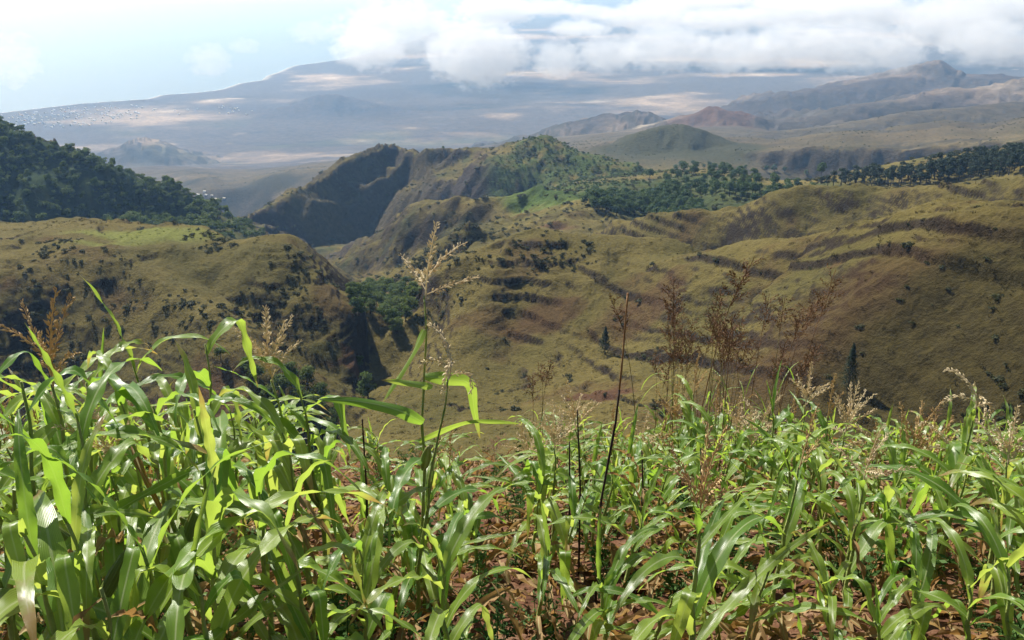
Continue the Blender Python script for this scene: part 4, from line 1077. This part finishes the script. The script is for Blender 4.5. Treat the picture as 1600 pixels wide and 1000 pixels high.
# left stand
GL, GM, GR = 'maize of the tall left stand', 'maize of the middle clump', 'maize of the right stand'
top(55, 452, 3.3, 'maize plant with a narrow upright tan tassel in the tall left stand', None, 0, tlen=.36, tscale=1.1)
top(415, 486, 4.5, 'maize plant with a dense bushy cream tassel in front of the valley trees', None, 5, tlen=.36, tscale=1.2)
top(318, 500, 4.1, 'untasselled maize plant with one broad upright spear leaf', None, None, leaves=9)
top(25, 545, 2.9, 'maize plant with broad glossy leaves at the end of the left stand', None, None, lscale=1.1)
for (u, v, Y) in ((110,585,2.7),(180,575,3.5),(235,590,3.3),(300,600,3.6),(355,600,4.4),(465,575,4.3),(500,600,4.8),(150,600,4.3),(60,570,4.2),(270,610,4.9),(395,620,5.4),(205,540,4.6),(-40,520,3.2),(-60,600,2.6),(10,600,3.8),(130,560,3.9),(440,640,3.9)):
    top(u, v, Y, 'leafy maize plant without a tassel in the tall left stand', GL)
for (u, v, Y) in ((90,745,2.35),(215,800,2.35),(330,690,2.7),(20,760,2.2),(400,720,3.2),(150,860,2.1),(290,830,2.4)):
    top(u, v, Y, 'low broad-leaved maize plant at the near edge of the left stand', 'low maize before the left stand', None, lscale=1.15)
# middle clump
for (u, v, Y, ts) in ((600,655,4.7,None),(660,700,4.9,None),(565,700,5.1,None),(725,690,5.0,None),(640,720,4.4,None),(690,740,4.5,None),(545,760,4.3,None)):
    top(u, v, Y, 'shorter maize plant in the clump round the tallest one', GM, ts)
for (u, v, Y, ts) in ((675,655,5.4,4),(700,668,5.8,4)):
    top(u, v, Y, 'slim maize plant with a single-spike tassel behind the tallest one', 'slim tasselled maize behind the tallest one', ts)
# right stand, tasselled plants
for (u, v, Y, ts, lab) in ((868,628,5.4,3,'maize plant with pale tassel fingers beside the tall dark stalk'),(902,600,5.6,3,'maize plant with a many-branched pale tassel next to the dark stalk'),
    (1088,560,7.2,4,'maize plant with a single cream tassel spike among the brown seed grasses'),(1266,572,6.4,3,'maize plant with a thick golden tassel at the edge of the brown seed grasses'),(1302,588,6.2,4,'maize plant with one golden tassel spike leaning outwards'),
    (1330,608,5.8,5,'maize plant with a short pale tassel held upright on a thick green stalk'),(1372,640,6.0,2,'maize plant whose tassel branches hook over towards the ground'),(1412,650,7.0,4,'slim maize plant with a thin upright tassel beyond the hooked tassel'),
    (1432,638,5.3,0,'maize plant with a heavy brown tassel spike before the dark gully'),(1540,556,4.9,2,'maize plant with a hooked tassel branch like a crook near the field end'),(1592,640,4.6,3,'maize plant with a loose golden tassel at the field end'),
    (1500,640,5.2,2,'maize plant with a broken hanging top and drooping tassel'),(1030,640,6.3,4,'short maize plant with a slim pale tassel beneath the seed grasses'),(1180,640,6.8,3,'maize plant with a pinkish open tassel below the seed grasses')):
    top(u, v, Y, lab, None, ts, tlen=.3, tscale=1.1)
for (u, v, Y) in ((850,660,5.2),(930,650,5.6),(985,640,6.0),(1050,650,5.6),(1125,620,6.6),(1215,572,6.6),(1240,640,5.4),(1290,650,5.0),(1350,690,4.6),(1400,700,5.0),(1470,690,5.4),(1530,650,4.5),(1580,660,4.0),(1630,640,4.6),(1160,690,5.0),(1090,700,4.8),(900,720,4.6),(1010,720,4.6)):
    top(u, v, Y, 'leafy maize plant without a tassel in the right stand', GR)
for (u, v, Y) in ((860,760,3.9),(940,800,3.7),(1220,760,3.5),(1300,800,3.5),(1450,780,3.6),(1540,800,3.3),(1600,760,3.2),(1150,790,3.9),(1390,850,3.0),(1060,830,3.6)):
    top(u, v, Y, 'low spreading maize plant at the near edge of the right stand', 'low maize before the right stand', None)
for (u, v, Y, ts) in ((960,640,6.6,4),(1000,652,7.2,3),(1060,612,7.4,0),(1122,602,7.6,4),(1155,622,7.0,3),(1196,612,7.2,1),(1240,602,7.4,4),(1346,655,6.8,2),(1452,660,6.4,0),(1482,650,7.0,4),(1562,642,6.0,2),(832,662,6.2,3),(872,650,6.6,5),(1380,668,5.6,4),(1515,672,6.2,3)):
    top(u, v, Y, 'maize plant with a pale tassel over the crowd of the right stand', 'tasselled maize of the right stand', ts, tlen=.3, tscale=1.15)
# the rest of the planting holes
ENV = [(-400,600),(0,575),(250,615),(300,610),(480,615),(505,700),(580,710),(720,710),(742,810),(822,800),(850,670),(1000,650),(1100,620),(1300,625),(1600,630),(2000,630)]
gy = 2.9; nfill = 0
while gy < 10.6:
    gx = -.72*gy - .8
    while gx < .72*gy + .8:
        x = gx + mr_.uniform(-.25, .25); y = gy + mr_.uniform(-.25, .25); gx += .55
        if any((x-c[0])**2+(y-c[1])**2 < .27**2 for c in CORN): continue
        a = x/y; zg = soil_z(x, y); h = mr_.uniform(.9, 1.6)
        for _ in range(8):
            dzz = zg + h + .34 - CZ; q = dzz/y; tt = (q*CP+SP)/(CP-q*SP); v = 500-tt*F; u = 800 + a*F*(CP+tt*SP)
            e = np.interp(u, [p[0] for p in ENV], [p[1] for p in ENV])
            if v >= e: break
            h *= .88
        if h < .42 or (728 < u < 832 and y > 3.7) or (505 < u < 560 and y > 5): continue
        side = 'left' if u < 520 else 'middle' if u < 830 else 'right'
        ts = mr_.choice([None, None, 3, 4, 1, 0, 4]) if h > .8 else None
        if h > .95: lab, gr = ('maize plant crowded among its neighbours inside the %s part of the field' % side, 'maize crowded inside the %s part of the field' % side)
        else: lab, gr = ('stunted short maize plant low in the %s part of the field' % side, 'stunted maize of the %s part of the field' % side)
        maize(x, y, h, mr_, lab, gr, tassel=ts); CORN.append((x, y)); nfill += 1
    gy += .56
print('maize', len(CORN), nfill)

# --- tall seeding grass behind the maize
def grass_meshes(rs, h, nb, L, mat=M_SEED):
    st = MB(); lean = (rs.uniform(-.18, .18), rs.uniform(-.1, .1))
    pts = [(lean[0]*(i/8)**2, lean[1]*(i/8)**2, h*i/8) for i in range(9)]
    st.tube(pts, [.0065*(1-.6*i/8) for i in range(9)], 5)
    pan = MB(); ax = [Vector(pts[-1])]
    for i in range(8): ax.append(ax[-1]+Vector((lean[0]*.10+rs.uniform(-.01, .01), lean[1]*.08, L/8)))
    pan.tube(ax, [.0026]*9, 4)
    for k in range(nb):
        f = (k+.3)/nb*.85; i = int(f*8); p = ax[i].lerp(ax[i+1], f*8-i); az = k*2.4+rs.uniform(-.6, .6)
        th = R_(rs.uniform(42, 72)); br = arc(p, th, th-R_(rs.uniform(0, 45)), az, L*rs.uniform(.35, .65)*(1-.6*f), 6)
        pan.tube(br, [.0018]*7, 3, False); spikelets(pan, br[1:], rs, .028, .021, 1.2)
    return st.build('stem', rs.choice([M_GSTEM, M_GSTEMB])), pan.build('seed_head', mat, False)
gr_ = random.Random(9)
GV = [grass_meshes(gr_, gr_.uniform(1.5, 1.9), gr_.randint(9, 14), gr_.uniform(.38, .55)) for _ in range(6)]
GLEAF = [leaf_mesh('blade', M_LEAF, .5, .018, bend(gr_.uniform(65, 80), gr_.uniform(-20, 40)), gr_, gr_.uniform(-1, 1), .002, .5, 10) for _ in range(4)]
GLD = [leaf_mesh('blade', M_LEAFD, .45, .014, bend(gr_.uniform(50, 80), gr_.uniform(-70, 10)), gr_, gr_.uniform(-2, 2), .003, .7, 10) for _ in range(3)]
def seed_grass(u, v, Y, label, group):
    x, y, z = P(u, v, Y); zg = soil_z(x, y); k = gr_.randrange(len(GV)); st, pan = GV[k]
    ht = max(q.co.z for q in pan.vertices); sc = (z-zg)/ht
    t = empty('seeding_grass', (x, y, zg-.03), (0, 0, gr_.uniform(0, 6.28)), (max(.8, min(1.25, sc)),)*2 + (sc,))
    tag(t, label, 'seeding grass', group); obj('stem', st, t); obj('seed_head', pan, t)
    for i in range(gr_.randint(2, 4)):
        obj('blade', gr_.choice(GLEAF+GLD), t, (0, 0, gr_.uniform(.25, 1.1)), (0, 0, gr_.uniform(0, 6.28)))
seed_grass(1107, 392, 8.2, 'tallest brown seed grass with its dark head above the others', None)
seed_grass(1262, 412, 8.6, 'seed grass with a wide pale brown head standing at the side of the clump', None)
for i in range(38):
    u = gr_.triangular(985, 1285, 1110); v = gr_.uniform(425, 545) + abs(u-1110)*.12
    seed_grass(u, v, gr_.uniform(7.2, 9.8), 'brown seed grass stem in the dense clump behind the maize', 'brown seed grass clump')
for (u, v, Y) in ((842,545,8.5),(850,560,9),(1010,455,8.5),(835,590,8.0),(1530,650,8.0),(1450,640,8.5),(760,690,9.5),(775,700,9.5),(1575,690,8)):
    seed_grass(u, v, Y, 'lone thin seed grass stem at the edge of the field', 'lone seed grass stems at the field edge')

# --- dark dry stalks
def dry_stalk(pix, Y, label, group=None, r=.010, orange=.35):
    pts = [Vector(P(u, v, Y)) for u, v in pix]; base = pts[0].copy(); base.z = soil_z(base.x, base.y)-.03
    pts[0] = base; t = empty('dry_stalk', base); tag(t, label, 'stalk', group)
    n = 14; fine = []
    for i in range(n+1):
        f = i/n*(len(pts)-1); k = min(int(f), len(pts)-2); fine.append(pts[k].lerp(pts[k+1], f-k)-base)
    c = int(n*(1-orange))
    mb = MB(); mb.tube(fine[:c+1], [r*(1-.45*i/n)*(1.2 if i % 3 == 0 else 1) for i in range(c+1)], 7); obj('stem', mb.build('stem', M_DARKST), t)
    if orange > 0:
        mb = MB(); mb.tube(fine[c:], [r*(1-.45*(c+i)/n)*(1.25 if i % 2 else .9) for i in range(n+1-c)], 7); obj('weathered_tip', mb.build('weathered_tip', M_ORANGE), t)
    for i in range(2):
        obj('leaf', lr.choice(LV['dry']), t, fine[lr.randint(3, 7)], (0, 0, lr.uniform(0, 6.28)), .55)
dry_stalk([(930,960),(936,800),(962,660),(972,570),(981,458)], 4.4, 'tall dark purple-brown dry stalk with an orange broken tip', None, .0075)
dry_stalk([(604,1000),(590,930),(578,860)], 3.7, 'short blackish dead stalk in front of the middle clump', None, .009, 0)
for (u0, v0, u1, v1, Y) in ((884,900,890,690,4.8),(905,880,902,640,5.0),(572,850,566,655,4.6),(1090,850,1095,700,5.2),(1000,820,1003,705,5.4)):
    dry_stalk([(u0, v0), ((u0+u1)/2+3, (v0+v1)/2), (u1, v1)], Y, 'thin dark dead stalk standing among the maize leaves', 'thin dark dead stalks in the field', .007, .0)

# --- litter, clods and weeds on the soil
lt = random.Random(5)
mb_src = []
for i in range(6):
    me = leaf_mesh('litter_leaf', M_LEAFD, lt.uniform(.15, .34), lt.uniform(.03, .055), bend(lt.uniform(5, 40), lt.uniform(-45, -10)), lt, lt.uniform(-2.5, 2.5), .012, lt.uniform(.3, .9), 9, lt.uniform(-1, 1), .6); mb_src.append(src('litter_source', me))
def field_points(n, y0=1.6, y1=11.2):
    y = y0 + (y1-y0)*RNG.random(n)**1.1; x = RNG.uniform(-.75, .75, n)*(y+.6)
    z = field_z(x, y) + .07*fbm(x, y, .9, 3, seed=60) + .045*fbm(x, y, .22, 3, .6, seed=61, ridged=True); return np.stack([x, y, z], -1)
p = field_points(5200); p[:, 2] += .015; n = len(p)
sc = RNG.uniform(.5, 1.6, n)
scatter('dry_leaf_litter', p, np.stack([RNG.normal(0, .35, n), RNG.normal(.2, .35, n), RNG.uniform(0, 6.28, n)], -1), np.stack([sc]*3, -1), mb_src)
import bmesh
cl = []
for i in range(4):
    bm = bmesh.new(); bmesh.ops.create_icosphere(bm, subdivisions=2, radius=1)
    for v_ in bm.verts: v_.co *= lt.uniform(.72, 1.15); v_.co.z *= .7
    me = bpy.data.meshes.new('clod'); bm.to_mesh(me); bm.free(); me.materials.append(M_SOIL); cl.append(src('clod_source', me))
p = field_points(3200); n = len(p); sc = np.clip(RNG.lognormal(-3.7, .55, n), .008, .09)
scatter('soil_clods', p, spin(n), np.stack([sc]*3, -1), cl)
M_WEED = foliage_material('weed_leaves', (.035, .09, .018), (.09, .17, .035), .35)
wd = []
for i in range(4):
    mb = MB()
    for st in range(5):
        az = lt.uniform(0, 6.28); pts = arc((0, 0, 0), R_(lt.uniform(55, 85)), R_(lt.uniform(30, 75)), az, lt.uniform(.12, .3), 6); mb.tube(pts, [.003]*7, 3, False)
        for q in range(2, 7):
            for k in range(4):
                a = lt.uniform(0, 6.28); d = Vector((math.cos(a), math.sin(a), lt.uniform(-.1, .6))).normalized(); s = lt.uniform(.03, .06); b = d.orthogonal().normalized()*s*.17; c = pts[q]
                mb.add([c, c+d*s*.5+b, c+d*s, c+d*s*.5-b], [[0, 1, 2, 3]])
    wd.append(src('weed_source', mb.build('weed', M_WEED, False)))
p = field_points(900); keep = fbm(p[:, 0], p[:, 1], 1.6, 2, seed=70) > -.05; p = p[keep]; n = len(p); sc = RNG.uniform(.5, 1.3, n)
scatter('field_weeds', p, spin(n), np.stack([sc]*3, -1), wd)
# ------------------------------------------------------------------ far town on the coast, hamlet above the gorge, surf
def paint(name, c):
    m, nt = new_mat(name); out = N(nt, 'ShaderNodeOutputMaterial'); pr = N(nt, 'ShaderNodeBsdfPrincipled'); pr.inputs['Roughness'].default_value = .85
    tc = N(nt, 'ShaderNodeTexCoord'); nz = N(nt, 'ShaderNodeTexNoise'); nz.inputs['Scale'].default_value = .6; nz.inputs['Detail'].default_value = 4
    rp = ramp(nt, [(.3, tuple(k*.8 for k in c)), (.7, c)], nz.outputs['Fac']); nt.links.new(tc.outputs['Object'], nz.inputs['Vector'])
    nt.links.new(rp.outputs[0], pr.inputs['Base Color']); nt.links.new(pr.outputs[0], out.inputs['Surface']); return m
def box(mb, x0, x1, y0, y1, z0, z1):
    v = [(x, y, z) for z in (z0, z1) for y in (y0, y1) for x in (x0, x1)]
    mb.add(v, [[0, 2, 3, 1], [4, 5, 7, 6], [0, 1, 5, 4], [2, 6, 7, 3], [0, 4, 6, 2], [1, 3, 7, 5]])
WALLS = [paint('whitewash', (.68, .66, .62)), paint('cream_wash', (.70, .62, .48)), paint('ochre_wash', (.60, .40, .26)), paint('grey_render', (.42, .40, .38))]
HV = []
for i in range(6):
    mb = MB(); w, d, h = lt.uniform(9, 15), lt.uniform(8, 12), lt.uniform(3.5, 7)
    box(mb, -w/2, w/2, -d/2, d/2, -2, h)
    box(mb, -w/2-.25, w/2+.25, -d/2-.25, d/2+.25, h+.01, h+.5)                       # roof slab with its overhang
    box(mb, -w*.42, -w*.05, -d*.4, d*.1, h+.51, h+3.0)                              # stair head on the flat roof
    for k in range(3): box(mb, -w/2+w*(.16+.28*k), -w/2+w*(.28+.28*k), -d/2-.06, -d/2+.1, 1.0, 2.4)   # window frames standing proud
    HV.append([mesh_from('house', mb.v, mb.f, wm, False) for wm in WALLS])
def house(h, lab, group, sc_=1.0):
    o = obj('house', lt.choice(HV)[lt.choices(range(4), (6, 3, 1, 2))[0]], None, (h[0], h[1], h[2]), (0, 0, lt.uniform(-.5, .5)), sc_*lt.uniform(.65, 1.1))
    tag(o, lab, 'house', group)
TOWN = [(-20,182),(40,174),(120,168),(215,164),(262,170),(250,180),(190,190),(110,200),(30,206),(-20,200)]
grove(TOWN, 170, 18, lambda h: house(h, 'small pale flat-roofed house in the far town on the bay', 'houses of the far town'), 2500)
grove([(270,172),(330,166),(430,172),(410,182),(280,180)], 16, 30, lambda h: house(h, 'pale house strung out along the coast road beyond the town', 'houses along the coast road'), 2500)
grove([(282,304),(330,298),(352,310),(330,318),(290,316)], 12, 14, lambda h: house(h, 'pale house of the hamlet above the dark gorge', 'houses of the gorge hamlet', .55), 1200)
m, nt = new_mat('surf_foam'); out = N(nt, 'ShaderNodeOutputMaterial'); pr = N(nt, 'ShaderNodeBsdfPrincipled'); pr.inputs['Base Color'].default_value = (.35, .37, .38, 1); pr.inputs['Roughness'].default_value = .8
nt.links.new(pr.outputs[0], out.inputs['Surface'])
# foam where the ground meets the water: follow the shore of the terrain itself
zz = Z; sv = []; sf = []
for j in range(0, NA):
    col_ = zz[:, j]; c = np.where((col_[:-1] > .5) & (col_[1:] <= .5) & (Y_[:-1] > 3000))[0]
    if len(c) == 0: sv.append(None); continue
    i = c[0]; t = (col_[i]-.5)/(col_[i]-col_[i+1]+1e-9); y = Y_[i]+t*(Y_[i+1]-Y_[i]); sv.append((A_[j]*y, y))
V_ = []; k = 0
for j, p_ in enumerate(sv[:-1]):
    q_ = sv[j+1]
    if p_ is None or q_ is None or math.dist(p_, q_) > 400: continue
    w0 = 2+6*lt.random()**2
    V_ += [(p_[0], p_[1]-3, .7), (q_[0], q_[1]-3, .7), (q_[0]-6, q_[1]+w0, .7), (p_[0]-6, p_[1]+w0, .7)]; sf.append([k, k+1, k+2, k+3]); k += 4
if V_: tag(obj('surf', mesh_from('surf', V_, sf, m, False)), kind='stuff')
